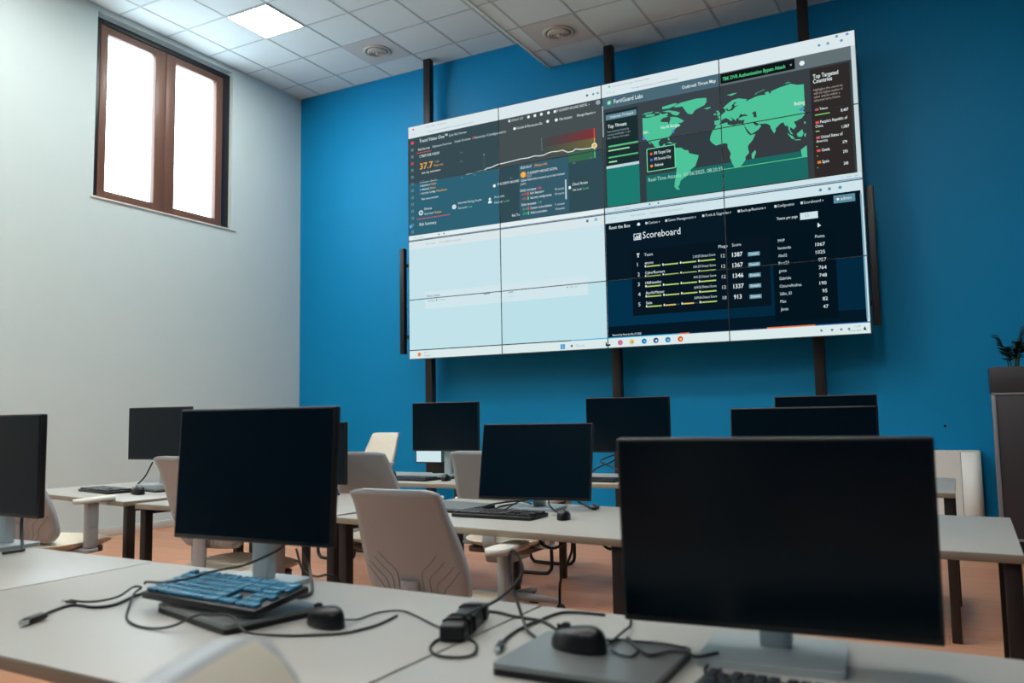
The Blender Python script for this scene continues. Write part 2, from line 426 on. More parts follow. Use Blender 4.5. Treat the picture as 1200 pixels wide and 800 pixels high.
# --- upper left window: risk dashboard
pg = SB()
pg.rect(0, 112, 960, 540, (56, 76, 84)).rect(960, 112, 1930, 540, (70, 80, 82)).rect(0, 540, 960, 1028, (46, 98, 116)).rect(960, 540, 1930, 1028, (50, 76, 86))
pg.rect(0, 0, 1930, 112, HDR, 1)
page = vb(pg, 'browser_window', label='dark risk dashboard window, upper left')
tx = SB()
tx.text('Cyber Risk   Overview', 190, 40, 14, DIM, 420).disc(60, 32, 9, RED)
tx.text('portal.xdr.trendmicro.com/index.html', 230, 88, 14, DIM, 700).text('<  >  o', 40, 88, 16, DIM)
for x in (1795, 1850, 1890): tx.disc(x, 62, 10, (110, 150, 178) if x > 1800 else (70, 86, 104))
tx.text('Trend Vision One™', 125, 170, 32, WHT, 432, bold=.004).text('Cyber Risk Overview', 448, 168, 22, PALE, 634)
tx.text('Risk Overview', 113, 243, 23, WHT, 242).rect(93, 262, 257, 267, RED, 4)
tx.text('Exposure Overview', 273, 240, 22, PALE, 477).text('Attack Overview', 505, 236, 22, PALE, 675).text('Security Configuration', 715, 236, 22, PALE, 1032).rect(694, 216, 706, 236, RED, 4)
tx.text('CYBER RISK INDEX', 125, 310, 24, WHT, 345).text('37.7', 130, 422, 58, ORG, 272, bold=.01).text('/100', 288, 385, 18, DIM, 340).text('Medium risk', 284, 418, 20, ORG, 382)
tx.text('Last day assessment', 151, 466, 19, WHT, 355)
tx.text('Indicator details', 130, 550, 20, WHT, 315)
for q, (a, c_b, x2) in enumerate((('Exposure', 'Medium', 309), ('Attack', 'Medium', 300), ('Security Config.', 'Medium', 422))):
    y = 584+36*q; tx.disc(133, y-8, 6, (150, 190, 250) if q < 2 else RED).text(a, 148, y, 19, WHT, 148+(x2-148)*.55).text(c_b, 152+(x2-148)*.58, y, 19, ORG, x2)
tx.text('Risk event overview', 147, 710, 20, WHT, 331)
tx.disc(138, 826, 24, PALE).disc(138, 826, 11, (50, 100, 120), 4).text('Devices', 176, 806, 22, WHT, 256).text('Risk level:', 180, 852, 20, PALE, 272).text('Medium', 282, 852, 20, ORG, 358).rect(96, 879, 453, 885, (214, 86, 110), 4)
tx.text('Risk Summary', 122, 946, 28, WHT, 305)
tx.disc(495, 820, 22, PALE).text('Internet-Facing Assets', 538, 802, 22, PALE, 778).text('Risk level:', 538, 848, 20, PALE, 625).text('Low', 634, 848, 20, GRN, 682)
tx.disc(861, 800, 11, WHT).pts([(842, 838), (850, 814), (872, 814), (882, 838)], WHT, 3).text('Accounts', 906, 800, 22, PALE, 1006).text('Risk level:', 906, 848, 20, PALE, 985).text('Low', 1000, 848, 20, GRN, 1052)
tx.disc(908, 690, 14, WHT).text('IT ACADEMY AROUND', 940, 692, 22, WHT, 1150)
tx.text('2025-06-01 12:07', 1085, 150, 22, PALE, 1201).rect(1056, 128, 1075, 152, PALE, 3)
for x in (1252, 1313, 1374, 1441): tx.disc(x, 140, 13, WHT)
tx.rect(1490, 130, 1512, 152, WHT, 3).text('IT ACADEMY AROUND DIGITAL  v', 1520, 150, 22, WHT, 1815).disc(1890, 140, 20, DIM)
tx.disc(1116, 218, 13, WHT).text('Credits & Pay-as-you-Go', 1137, 228, 22, WHT, 1382).disc(1432, 213, 13, WHT).disc(1512, 216, 14, WHT).text('Chat Assistant', 1540, 226, 22, WHT, 1658).text('Manage Reports v', 1702, 226, 22, WHT, 1864)
for q, y in enumerate(range(226, 1000, 64)): tx.rect(34, y-14, 58, y+10, ((120, 150, 160), RED)[q == 2], 3).rect(40, y-8, 52, y+4, (52, 84, 96), 4)
tx.rect(34, 144, 62, 172, RED, 3).disc(26, 940, 16, (90, 170, 235), 4)
for x, y in ((560, 345), (560, 425), (568, 575), (700, 568), (820, 552), (1060, 655), (1650, 618), (1800, 600)): tx.text('000', x, y, 14, (110, 135, 140))
tx.text('Cloud Assets', 1644, 800, 24, WHT, 1781).text('Risk level:', 1647, 846, 20, PALE, 1728).text('Low', 1738, 846, 20, GRN, 1790).disc(1619, 812, 14, WHT)
tx.text('Risk Tre', 1078, 985, 22, WHT, 1150)
tx.rect(1921, 180, 1932, 440, (170, 190, 198), 3)
vb(tx, 'page_text', page)
ch = SB()
for q in range(12):
    x = 1379+40*q; a = q/11
    ch.rect(x, 350, x+40, 430, tuple(int((70, 74, 76)[k]*(1-a)+(124, 54, 58)[k]*a) for k in range(3)), 2)
    ch.rect(x, 430, x+40, 512, tuple(int((72, 78, 76)[k]*(1-a)+(108, 102, 62)[k]*a) for k in range(3)), 2)
ch.rect(1613, 520, 1862, 600, (56, 106, 78), 2)
LN = [(629, 544), (690, 541), (760, 537), (809, 539), (838, 521), (870, 524), (941, 506), (1010, 504), (1090, 499), (1172, 494), (1240, 497), (1305, 490), (1350, 498), (1395, 496), (1430, 486), (1465, 482), (1520, 487), (1563, 484), (1611, 511), (1659, 510), (1679, 495), (1740, 508), (1812, 510), (1848, 503)]
ch.line(LN, 7, WHT, 4).rect(1846, 350, 1853, 430, RED, 4).rect(1846, 430, 1853, 500, ORG, 4).rect(1846, 512, 1853, 598, GRN, 4).disc(1848, 496, 24, WHT, 5).disc(1848, 496, 17, ORG, 6)
ch.rect(1370, 341, 1376, 460, (100, 116, 120), 3).rect(806, 395, 810, 530, (84, 106, 114), 3).disc(808, 395, 6, DIM, 3)
vb(ch, 'line_chart', page)
pp = SB(); pp.rect(1152, 545, 1612, 1022, (54, 92, 108), 5)
pp.text('2025-06-01', 1165, 584, 22, WHT, 1273, L=6).text('(Medium risk)', 1301, 584, 22, ORG, 1418, L=6)
pp.disc(1192, 636, 26, ORG, 6).text('IT ACADEMY AROUND DIGITAL', 1233, 640, 22, WHT, 1513, L=6).text('37.7', 1233, 664, 18, PALE, 1271, L=6).rect(1220, 648, 1228, 664, RED, 6)
pp.text('Cyber Risk Index counted up to the moment', 1170, 694, 20, WHT, 1579, L=6).text('point', 1168, 724, 20, PALE, 1215, L=6)
pp.text('Daily increase', 1163, 782, 22, WHT, 1310, L=6).text('+0.86', 1318, 782, 22, RED, 1361, L=6)
for y, a, n_, u_, c in ((816, '+0.8', 'Risk detection', '10 events', RED), (856, '+0.1', 'Security configuration', '10 events', RED), (945, '-0.4', 'Domain vulnerabilities', '1 event', GRN), (984, '-0.4', 'Attack prevention', '14 events', GRN)):
    pp.text(a, 1177, y, 20, c, 1222, L=6).rect(1230, y-24, 1242, y+4, (RED, GRN)[y in (856, 984)], 6).text(n_, 1256, y, 21, WHT, 1256+len(n_)*9, L=6).text(u_, 1488, y, 19, PALE, 1571, L=6)
pp.text('Daily decrease', 1170, 906, 22, WHT, 1310, L=6).text('-1.18', 1322, 906, 22, GRN, 1358, L=6)
pp.rect(1580, 738, 1592, 904, (190, 214, 220), 6)
vb(pp, 'popup_panel', page)

# --- upper right window: threat map
X0 = 1930
pg = SB()
pg.rect(X0, 0, 3840, 112, HDR).rect(X0, 112, 2880, 212, (74, 104, 118)).rect(2880, 112, 3808, 212, (98, 112, 116)).rect(X0, 212, 2880, 540, (58, 68, 74)).rect(2880, 212, 3808, 540, (56, 64, 70)).rect(X0, 540, 2880, 1028, (50, 62, 68)).rect(2880, 540, 3808, 1028, (54, 60, 64)).rect(3808, 112, 3840, 1028, (196, 214, 218))
page = vb(pg, 'browser_window', label='green world threat map window, upper right')
tx = SB()
tx.disc(1992, 30, 9, GRN).text('FortiGuard Labs Threat Map', 2020, 40, 14, DIM, 2330).text('fortiguard.fortinet.com/threat-map', 2180, 88, 14, DIM, 2560).text('<  >  o', 1970, 88, 16, DIM)
for x, k in ((3600, 60), (3660, 60), (3750, 60), (3720, 22), (3790, 22)): tx.disc(x, k, 10, (110, 150, 178))
tx.disc(1986, 163, 20, (88, 190, 140)).disc(1986, 163, 9, HDR, 4).text('FortiGuard Labs', 2027, 178, 34, WHT, 2272, bold=.006).text('Outbreak Threat Map', 2590, 174, 26, WHT, 2852, bold=.008)
tx.rect(2888, 120, 3429, 198, (14, 22, 26), 3).text('TBK DVR Authentication Bypass Attack', 2903, 176, 28, (96, 226, 150), 3363, bold=.006).text('v', 3395, 168, 18, WHT).disc(3478, 166, 18, WHT)
tx.rect(1950, 240, 2224, 680, (28, 46, 48), 2).rect(1954, 262, 2214, 306, (98, 138, 152), 3).text('Outbreak: TV Attack', 1990, 294, 20, WHT, 2190).text('Top Threats', 1968, 374, 28, WHT, 2129, bold=.012)
for q, s_t in enumerate(('Most detected threats by', 'volume worldwide, in the', 'last thirty minutes')): tx.text(s_t, 1963, 412+26*q, 17, DIM, 2148+10*(q == 1))
tx.rect(1970, 520, 2222, 534, (88, 190, 130), 3).rect(1968, 556, 2148, 567, (150, 220, 170), 3).rect(1968, 612, 2218, 624, (88, 190, 130), 3).rect(1970, 650, 2040, 662, (150, 220, 170), 3)
tx.rect(1948, 686, 2224, 708, (190, 214, 220), 3).rect(1948, 708, 2224, 1020, (28, 122, 112), 3)
tx.rect(3527, 225, 3792, 1028, (46, 42, 41), 2).text('Top Targeted', 3547, 298, 30, WHT, 3718, bold=.012).text('Countries', 3547, 334, 30, WHT, 3675, bold=.012)
for q, s_t in enumerate(('Highlights the countries', 'with the highest number of', 'cyber attacks within a', 'selected time frame')): tx.text(s_t, 3547, 392+26*q, 18, (170, 160, 152), 3742-20*(q > 1))
for y, s_t, v, c1, bw in ((540, 'Taiwan', '8,407', (70, 90, 200), 100), (634, 'People’s Republic of', '1,087', RED, 26), (745, 'United States of', '379', (110, 110, 190), 8), (840, 'Canada', '293', RED, 6), (925, 'Spain', '248', (230, 130, 50), 5)):
    tx.rect(3550, y-18, 3574, y, RED if c1 != (230, 130, 50) else c1, 3).rect(3550, y-18, 3561, y-9, c1, 4)
    tx.text(s_t, 3582, y, 21, WHT, 3582+len(s_t)*9, bold=.008).rect(3548, y+26+(26 if y in (634, 745) else 0), 3548+bw, y+32+(26 if y in (634, 745) else 0), (150, 220, 120), 4)
    tx.text(v, 3722, y+36+(26 if y in (634, 745) else 0), 21, WHT, 3722+len(v)*10, bold=.008)
tx.text('China', 3548, 662, 20, WHT, 3600).text('America', 3548, 772, 20, WHT, 3625)
vb(tx, 'page_text', page)
wm = SB()
wm.rect(2278, 815, 3484, 1020, (28, 104, 98), 2).rect(2878, 858, 3484, 863, (98, 214, 140), 4)
LAND = (78, 194, 152)
def geo(pts, c=LAND, L=4): wm.pts([(2507+4.98*(lo+74), 690-5.0*la) for lo, la in pts], c, L)
geo([(-123,69),(-115,68),(-108,68),(-95,69),(-94,72),(-90,69),(-82,69.5),(-81,67),(-87,64),(-94,60),(-92,57),(-82,55),(-80,51),(-79,55),(-77,60),(-78,62.5),(-70,61),(-65,59),(-61,56),(-56,52),(-60,50),(-66,50),(-65,48),(-61,46),(-66,44),(-70,43),(-70,41.5),(-74,40.5),(-76,35),(-81,31),(-80,26),(-81.5,25.5),(-83,29.5),(-88,30.3),(-94,29.5),(-97.5,26),(-97.5,21),(-95,18.3),(-91,18.5),(-90.3,21),(-87,21.3),(-88,16),(-83.5,15),(-83.5,11),(-81,8.8),(-78,9.3),(-77.3,8),(-80,7.4),(-83,8.3),(-86,11.5),(-88,13),(-94,16),(-100,17),(-105.5,20.5),(-106,23),(-112,29),(-114.5,31.5),(-110,24),(-112,25),(-117,32.5),(-121,35),(-123,40)])
geo([(-77.3,8),(-72,12),(-62,10.5),(-57,6),(-51,4.5),(-50,0),(-44,-2.5),(-35,-6),(-37,-12),(-39,-17),(-41,-22),(-48,-26),(-50,-30),(-54,-34.5),(-57,-36.5),(-62,-39),(-65,-41.5),(-66,-46),(-69,-51),(-66,-54.8),(-71,-54.5),(-75,-49),(-73.5,-40),(-71.5,-31),(-70.3,-19),(-76,-14),(-81,-6),(-80,-1),(-77.5,3)])
geo([(-73,78),(-60,82),(-35,83.5),(-20,81.5),(-20,75),(-24,70.5),(-38,66),(-43,60),(-50,62.5),(-54,69),(-58,75.5),(-68,76)])
for p_ in ([(-90,73.5),(-80,73.5),(-68,69.5),(-62,66.5),(-66,62.5),(-73,65),(-78,70)], [(-90,77),(-78,76.5),(-65,81.5),(-70,83),(-90,81)], [(-117,70),(-105,69),(-102,72),(-110,73),(-118,73)], [(-123,74),(-118,76.5),(-104,76.5),(-108,75)], [(-102,73.5),(-95,72),(-96,74),(-101,74.5)], [(-86,66),(-81,64),(-85,63),(-88,64)],
           [(-6,35.8),(10,37.3),(11,33.5),(20,31),(25,31.8),(32,31.2),(34.5,28),(37,21),(39.5,15.5),(43,11.5),(51,12),(46,3),(40,-3),(39,-7),(40.5,-15),(35,-20),(35,-24),(32.5,-28),(27,-33.8),(20,-34.8),(18,-33),(15,-27),(12,-17.5),(13.5,-11),(9,-1),(9.5,4),(5,6),(-4,5.2),(-8,4.5),(-13,8.5),(-17,14.5),(-16,20),(-13,27.5),(-9.5,31)],
           [(49.5,-12),(50.5,-16),(47,-25),(44,-24),(44,-17)],
           [(-9,37),(-9,43),(-1.5,43.4),(-1.5,46),(-4.5,48.4),(1.5,50),(4,52),(8,54),(8,57),(10.5,57.5),(10,55),(14,54),(19,54.5),(21,57),(24,59),(29,60),(22,60.5),(21.5,63),(25.5,65.5),(22,66),(17,61),(18.5,60),(16.5,57),(13,55.4),(11,59),(7,58),(5,61),(12,66),(19,70),(28,71),(41,67),(38,64),(45,66),(54,68.5),(60,69),(68,68.5),(67,72),(72,72.5),(74,68),(76,72),(87,75),(104,77.5),(113,74),(122,73),(122,40.5),(118,39),(122,37),(119,35),(122,31),(121,28),(117,23.5),(110,21),(106,20),(109,13),(105,9),(100.5,13.5),(100,9),(104,1.5),(101,3),(98,10),(97.5,16),(94,16),(91,22.5),(87,21),(80,15),(80,11),(77.5,8),(73,17),(72.5,21),(67,25),(57,26),(51,30),(48,30),(50,26.5),(51.5,25),(54,24),(56.3,26),(59.8,22.5),(55,17.5),(45,12.8),(42.5,16),(39,21),(35,28),(34.2,31.3),(36,36.5),(30.5,36.5),(26.5,38.5),(29,41),(35,42),(41.5,41.5),(37,45),(34,44.5),(31,46.5),(28,44),(28.2,41.3),(24,40.5),(23,37),(19.5,41),(13.5,45.5),(18.5,40),(16,38),(12,42),(9,44.3),(3.5,43.3),(0,39.5),(-2,36.8),(-5.5,36)],
           [(-5,50.2),(1,51),(0,53),(-2,56),(-3,58.6),(-6,57.5),(-3.5,54.5),(-4.5,53)], [(-10,52),(-6,52.3),(-6,54.5),(-9.5,54)], [(-24,65.5),(-14.5,66.3),(-14,64.8),(-20,63.4)], [(11,79.5),(20,80.3),(27,80),(18,77)], [(52,71),(56,73.5),(68,76.8),(65,76.8),(54,73.5)], [(95.5,5.5),(104,-1.5),(106,-5.8),(102,-4.5)], [(109,1.5),(117,7),(118.5,1),(116,-4),(110.5,-3)], [(105.5,-6.2),(114,-7.3),(114,-8.6),(106,-7.4)], [(-84.5,22),(-80,23),(-74.5,20.2),(-77.5,19.8)], [(-74,19.8),(-68.5,18.6),(-74,18.2)], [(113.5,-23),(122,-17.5),(122,-34),(115,-34.3)], [(95,79.5),(104,79.5),(100,81)], [(119,-1),(122,1),(121,-5),(119.5,-4)], [(120,18),(122,17.5),(122,14),(120,15)]):
    geo(p_)
geo([(47,45),(53,46.5),(53.5,40),(54,37),(49,37.5),(49.5,41)], (56, 64, 70), 5)
wm.rect(2291, 604, 2516, 786, (28, 46, 48), 5)
wm.line([(2291, 604), (2516, 604), (2516, 786), (2291, 786), (2291, 604)], 6, (120, 226, 170), 6)
for y, s_t, c in ((655, 'IPS Target City', RED), (703, 'IPS Source City', (90, 100, 220)), (752, 'Outbreak', (240, 150, 60))): wm.disc(2326, y-8, 11, c, 6).text(s_t, 2350, y, 22, WHT, 2350+len(s_t)*9, L=6, bold=.008)
wm.text('North Bergen', 2412, 462, 24, WHT, 2560, L=5, bold=.008).text('Ash..', 2264, 474, 24, WHT, 2312, L=5, bold=.008).text('Beijing', 3412, 470, 26, WHT, 3484, L=5, bold=.008)
for x, y in ((2507, 498), (2270, 512), (3458, 508)): wm.disc(x, y, 12, (96, 120, 230), 6)
wm.text('Real-Time Attacks  01/06/2025, 08:20:59', 2296, 866, 30, (170, 226, 206), 2880, L=5)
vb(wm, 'world_map', page)

# --- lower left window: nearly empty white page
pg = SB()
pg.rect(0, 1028, 1924, 1068, (226, 238, 240)).rect(0, 1068, 1924, 1074, (60, 110, 150)).rect(0, 1074, 1924, 1158, (216, 230, 234)).rect(0, 1158, 960, 1620, (198, 226, 234)).rect(960, 1158, 1924, 1620, (202, 228, 236)).rect(0, 1620, 960, 2082, (194, 226, 234)).rect(960, 1620, 1924, 2082, (188, 224, 232))
page = vb(pg, 'browser_window', label='nearly empty pale window, lower left')
tx = SB()
tx.text('File request', 60, 1058, 14, DIM, 170).disc(330, 1048, 7, (60, 90, 110)).disc(385, 1048, 7, (60, 90, 110))
tx.text('<', 20, 1132, 18, DIM).text('Non sicuro', 190, 1128, 16, DIM, 300).text('127.0.0.1:8888/vm/select/index', 330, 1128, 14, DIM, 567).disc(1770, 1112, 12, (80, 130, 140)).disc(1845, 1108, 14, (130, 190, 210))
tx.rect(176, 1560, 1760, 1716, (208, 230, 236), 2)
tx.text('Select a cluster', 192, 1608, 24, (40, 96, 130), 340).text('Workload', 205, 1650, 16, (80, 130, 160), 275).disc(300, 1640, 6, (20, 60, 90)).text('10 Instances', 320, 1648, 14, DIM, 400)
tx.rect(785, 1620, 850, 1634, (150, 170, 180), 3).rect(1030, 1630, 1075, 1640, (150, 170, 180), 3).text('1 of 1', 1035, 1678, 14, DIM).disc(1580, 1640, 6, (110, 160, 180)).text('filter list', 1600, 1646, 14, DIM, 1670)
vb(tx, 'page_text', page)

# --- lower right window: scoreboard
X0 = 1926
pg = SB()
pg.rect(X0, 1028, 3840, 1066, (206, 226, 232)).rect(X0, 1066, 3840, 1072, (50, 130, 180)).rect(X0, 1072, 3840, 1156, (206, 228, 234))
pg.rect(X0, 1156, 2880, 1620, (8, 26, 38)).rect(2880, 1156, 3820, 1620, (5, 21, 32)).rect(X0, 1620, 2880, 1990, (3, 48, 74)).rect(2880, 1620, 3820, 1990, (3, 40, 62)).rect(X0, 1990, 3820, 2082, (4, 24, 38))
pg.rect(2137, 1400, 3190, 1917, (7, 22, 33), 2).rect(3212, 1410, 3640, 2040, (4, 20, 31), 2).rect(3820, 1156, 3840, 2080, (196, 224, 232))
page = vb(pg, 'browser_window', label='dark scoreboard window, lower right')
tx = SB()
tx.text('Root the Box', 2010, 1058, 14, DIM, 2140).text('<  >  o', 1950, 1124, 16, DIM).text('Non sicuro', 2140, 1124, 16, DIM, 2260).text('http://10.10.10.10/scoreboard', 2300, 1124, 14, DIM, 2560)
for x in (3560, 3620, 3690): tx.disc(x, 1118, 11, (90, 140, 170))
tx.text('- o x', 3700, 1056, 16, DIM, 3815)
for x in (2300, 2370): tx.disc(x, 1046, 7, (70, 110, 130))
tx.text('Root the Box', 1958, 1206, 27, WHT, 2135, bold=.004).pts([(2190, 1192), (2204, 1178), (2218, 1192), (2214, 1204), (2194, 1204)], WHT)
for x0, x1, s_t in ((2282, 2379, 'Casino v'), (2442, 2662, 'Game Management v'), (2732, 2928, 'Tools & Upgrades v'), (2998, 3180, 'Backup/Restore v'), (3262, 3378, 'Configuration'), (3444, 3577, 'Scoreboard v')): tx.rect(x0-22, 1184, x0-6, 1202, PALE, 3).text(s_t, x0, 1202, 20, PALE, x1)
tx.rect(3644, 1172, 3784, 1228, (92, 140, 158), 3).text('admin', 3690, 1210, 24, WHT, 3760).disc(3672, 1200, 9, WHT, 4)
tx.rect(2160, 1266, 2222, 1318, PALE, 3).rect(2166, 1272, 2216, 1310, (8, 26, 38), 4)
for q, hh in enumerate((14, 26, 20, 32)): tx.rect(2172+11*q, 1308-hh, 2180+11*q, 1308, WHT, 5)
tx.text('Scoreboard', 2235, 1312, 54, WHT, 2537)
tx.text('Teams per page', 3252, 1296, 20, WHT, 3397).rect(3414, 1266, 3535, 1316, (206, 228, 234), 3).text('25', 3445, 1298, 20, DIM, 3475)
tx.pts([(3530, 1350), (3530, 1386), (3540, 1378), (3552, 1374)], WHT, 5)
tx.pts([(2180, 1424), (2204, 1424), (2198, 1442), (2194, 1444), (2200, 1456), (2184, 1456), (2190, 1444), (2186, 1442)], WHT).text('Team', 2243, 1454, 24, PALE, 2311).text('Flags', 2823, 1454, 22, PALE, 2890).text('Score', 2924, 1454, 22, PALE, 2990).text('MVP', 3254, 1460, 22, PALE, 3301).text('Points', 3509, 1458, 22, PALE, 3572)
YEL = (176, 206, 112)
for q, (nm, sc, fl, wd, tt) in enumerate((('atomo', '1387', '12', 70, '2:10:59 Detect Score'), ('CyberRunners', '1367', '12', 160, '4:01:57 Detect Score'), ('HitRtweiler', '1346', '12', 130, '4:41:22 Detect Score'), ('ApolloMaster', '1337', '12', 150, '4:54:26 Detect Score'), ('Salo', '913', '10', 50, '2:09:36 Detect Score'))):
    y = 1528+79*q
    tx.text(str(q+1), 2183, y, 30, PALE).text(nm, 2245, y-10, 22, WHT, 2245+wd).text(tt, 2626, y-20, 19, PALE, 2797)
    for k, bx in enumerate((2258, 2400, 2540, 2680)):
        cc = (222, 190, 104) if (q == 4 and k in (1, 2)) else YEL
        x1 = bx+112 if k < 3 else bx+116
        if q == 4 and k in (1, 2): tx.rect(bx, y+4, x1, y+14, (40, 70, 80), 3)
        tx.rect(bx, y+4, x1-(30 if cc != YEL else 0), y+14, cc, 4).rect(bx-14, y-2, bx-4, y+14, WHT, 4)
    tx.text(fl, 2840, y, 26, PALE).text(sc, 2922, y+4, 32, WHT, 2922+19*len(sc), bold=.012).rect(3036, y-18, 3122, y+12, (104, 150, 166), 3).text('Details', 3048, y+4, 18, (230, 245, 248), 3112)
for q, (nm, v, wd) in enumerate((('leonardo', '1067', 90), ('Alex02', '1025', 60), ('Birci23', '957', 70), ('giotto', '764', 52), ('Gabriele', '748', 80), ('OscuroAndrea', '190', 150), ('Salko_03', '95', 80), ('Max', '82', 40), ('Jenas', '47', 52))):
    y = 1514+55.6*q; tx.text(nm, 3252, y, 22, PALE, 3252+wd).text(v, 3570-15.5*len(v), y+4, 25, WHT)
tx.text('Powered by Root the Box © 2025', 1961, 2066, 16, WHT, 2199)
tx.rect(3816, 1180, 3826, 2060, (120, 160, 180), 4)
vb(tx, 'page_text', page)

# --- taskbar
tb = SB()
tb.rect(0, 2082, 3840, 2160, (218, 234, 234)).rect(0, 2076, 1600, 2084, (20, 34, 44), 2).rect(1600, 2076, 2500, 2084, (60, 170, 220), 2).rect(2500, 2074, 2580, 2084, (220, 110, 90), 2).rect(2580, 2076, 3150, 2084, (40, 60, 90), 2).rect(3150, 2074, 3480, 2084, (226, 120, 80), 2).rect(3480, 2076, 3840, 2084, (40, 100, 160), 2)
tb = vb(tb, 'taskbar')
ic = SB()
ic.disc(110, 2120, 18, (226, 130, 60)).text('26°C', 160, 2112, 14, DIM, 205).text('Soleggiato', 160, 2138, 14, DIM, 235)
for k in range(4): ic.rect(1505+21*(k % 2), 2106+21*(k//2), 1524+21*(k % 2), 2125+21*(k//2), (40, 150, 220), 3)
ic.disc(1606, 2124, 10, (90, 100, 110)).text('Cerca', 1640, 2134, 20, DIM, 1720).pts([(1900, 2112), (1910, 2112), (1910, 2128), (1940, 2128), (1940, 2142), (1900, 2142)], (16, 24, 30))
for x, c, c2 in ((2024, (220, 90, 130), (90, 150, 220)), (2120, (236, 196, 80), (70, 170, 200)), (2220, (30, 120, 200), (80, 200, 180)), (2315, (20, 60, 120), (220, 230, 236)), (2410, (40, 110, 170), (110, 200, 220)), (2508, (220, 70, 60), (240, 210, 90))): ic.disc(x, 2120, 21, c, 3).disc(x+3, 2122, 9, c2, 4)
for x in (3520, 3590, 3650, 3700): ic.disc(x, 2120, 9, (110, 140, 160))
ic.text('12:08', 3735, 2112, 14, DIM, 3775).text('01/06/2025', 3700, 2140, 14, DIM, 3778).pts([(3790, 2134), (3800, 2106), (3812, 2134)], (30, 60, 80))
vb(ic, 'taskbar_icons', tb)
bpy.data.objects.remove(FO)

# ------------------------------------------------------------------ desks
DZ = .74
def desk(x0, x1, yn, yf, rz, label, group):
    """tabletop from x0..x1, near edge yn, far edge yf, turned by rz about its near-left corner"""
    w, d = x1-x0, yf-yn
    t = thing('desk', label, 'desk', (x0, yn, 0), rz, group)
    b = MB(); b.box((w/2, d/2, DZ-.0015), (w-.003, d-.003, .003), M['desk'], bev=.001); b.box((w/2, d/2, DZ-.0145), (w-.002, d-.002, .023), M['desk_edge'], bev=.0015)
    b.build('desktop', parent=t)
    for lx in (.03, w-.03):
        for ly in (.05, d-.06): MB().box((lx, ly, (DZ-.026)/2), (.045, .045, DZ-.026), M['desk_leg'], bev=.004).build('leg', parent=t)
    MB().box((w/2, d*.55, DZ-.046), (w-.12, .04, .04), M['desk_leg']).build('frame_rail', parent=t)
    for lx in (.03, w-.03): MB().box((lx, d/2, DZ-.041), (.04, d-.17, .03), M['desk_leg']).build('side_rail', parent=t)
    return t
gd = 'cream laminate desks with dark legs'
A = R(-1.6)
desk(4.16, 5.518, -7.325, -6.535, R(-1.4), 'cream desk in the front row at the far left under the leftmost monitor', gd)
desk(5.525, 6.845, -7.358, -6.575, R(-1.2), 'front row cream desk with the blue-keyed keyboard and loose plug on it', gd)
desk(6.849, 8.20, -7.385, -6.605, R(-1.2), 'front row cream desk under the largest monitor at right', gd)
desk(2.50, 3.80, -5.20, -4.41, R(-8.5), 'cream desk by the left wall, beside the leftmost chair, its edge angled', gd)
desk(3.94, 5.28, -5.44, -4.60, R(-1.5), 'second row cream desk behind the monitor on the left, edge-on monitor on it', gd)
desk(5.31, 6.685, -5.50, -4.64, R(-5.5), 'second row cream desk with keyboard, mouse and tilted monitor, in the middle', gd)
desk(6.80, 7.85, -5.47, -4.55, R(-.5), 'second row cream desk at the right, its bare corner beyond the largest monitor', gd)
desk(3.65, 4.96, -3.93, -3.06, 0, 'rear row cream desk with keyboard and closed laptop, left of the middle', gd)
desk(5.13, 6.42, -3.62, -2.80, 0, 'rear row cream desk behind the tilted middle monitor', gd)
desk(6.44, 7.665, -3.60, -2.62, 0, 'rear row cream desk at the right in front of the white convector', gd)

# ------------------------------------------------------------------ monitors (screen faces -y, origin on the desk under the panel)
def monitor(x, y, zc, rz, tilt, label, w=.532, h=.345, z=DZ):
    t = thing('monitor', label, 'monitor', (x, y, z), rz, 'monitors on the desks')
    T = Matrix.Translation((0, 0, zc-z)) @ Matrix.Rotation(-tilt, 4, 'X')
    b = MB(); b.box((0, .012, 0), (w, .024, h), M['housing'], bev=.004); b.box((0, .034, -.01), (w*.62, .03, h*.62), M['housing'], bev=.01)
    bmesh.ops.transform(b.bm, matrix=T, verts=b.bm.verts[:]); b.build('housing', parent=t)
    b = MB(); b.box((0, -.0008, .003), (w-.012, .002, h-.018), M['screen'])
    bmesh.ops.transform(b.bm, matrix=T, verts=b.bm.verts[:]); b.build('screen', parent=t)
    b = MB(); b.box((0, .052, (zc-z)/2+.004), (.056, .034, zc-z-.012), M['silver'], bev=.006); b.box((0, .0505, zc-z), (.09, .018, .09), M['silver'], bev=.003)
    b.build('stand_neck', parent=t)
    b = MB(); b.prism(rrect(.235, .19, .012, cy=.015), 0, .012, M['silver']); b.build('stand_base', parent=t)
    return t
monitor(4.755, -6.62, 1.022, 0, 0, 'black monitor cut off by the left edge of the photo, front row')
monitor(6.085, -6.72, 1.023, R(2), R(3), 'large dark monitor standing over the blue-keyed keyboard, front row')
m3 = monitor(7.405, -6.80, .9505, R(5), R(-4), 'largest nearest black monitor at the right, front row', h=.337)
m3b = [c for c in m3.children if c.name.startswith('stand_neck')][0]
MB().box((0, .0348, .06), (.016, .0012, .005), M['black']).build('maker_mark', parent=m3b)
monitor(6.007, -4.944, .955, R(6.8), R(12), 'tilted navy monitor in the middle of the second row')
monitor(4.457, -4.717, .969, 0, 0, 'black monitor mostly hidden behind the large left monitor')
monitor(7.182, -5.035, 1.004, 0, R(2), 'dark monitor top seen directly above the nearest monitor')
monitor(3.075, -4.62, 1.08, 0, 0, 'black monitor in front of the white wall below the window', w=.60)
monitor(4.488, -3.355, 1.088, R(5), 0, 'black rear monitor in front of the left black post')
monitor(5.80, -3.20, 1.087, R(4), R(1), 'black rear monitor under the middle of the video wall', w=.565, h=.36)
monitor(7.056, -3.483, 1.07, 0, 0, 'farthest black monitor top at right, in front of the right post')
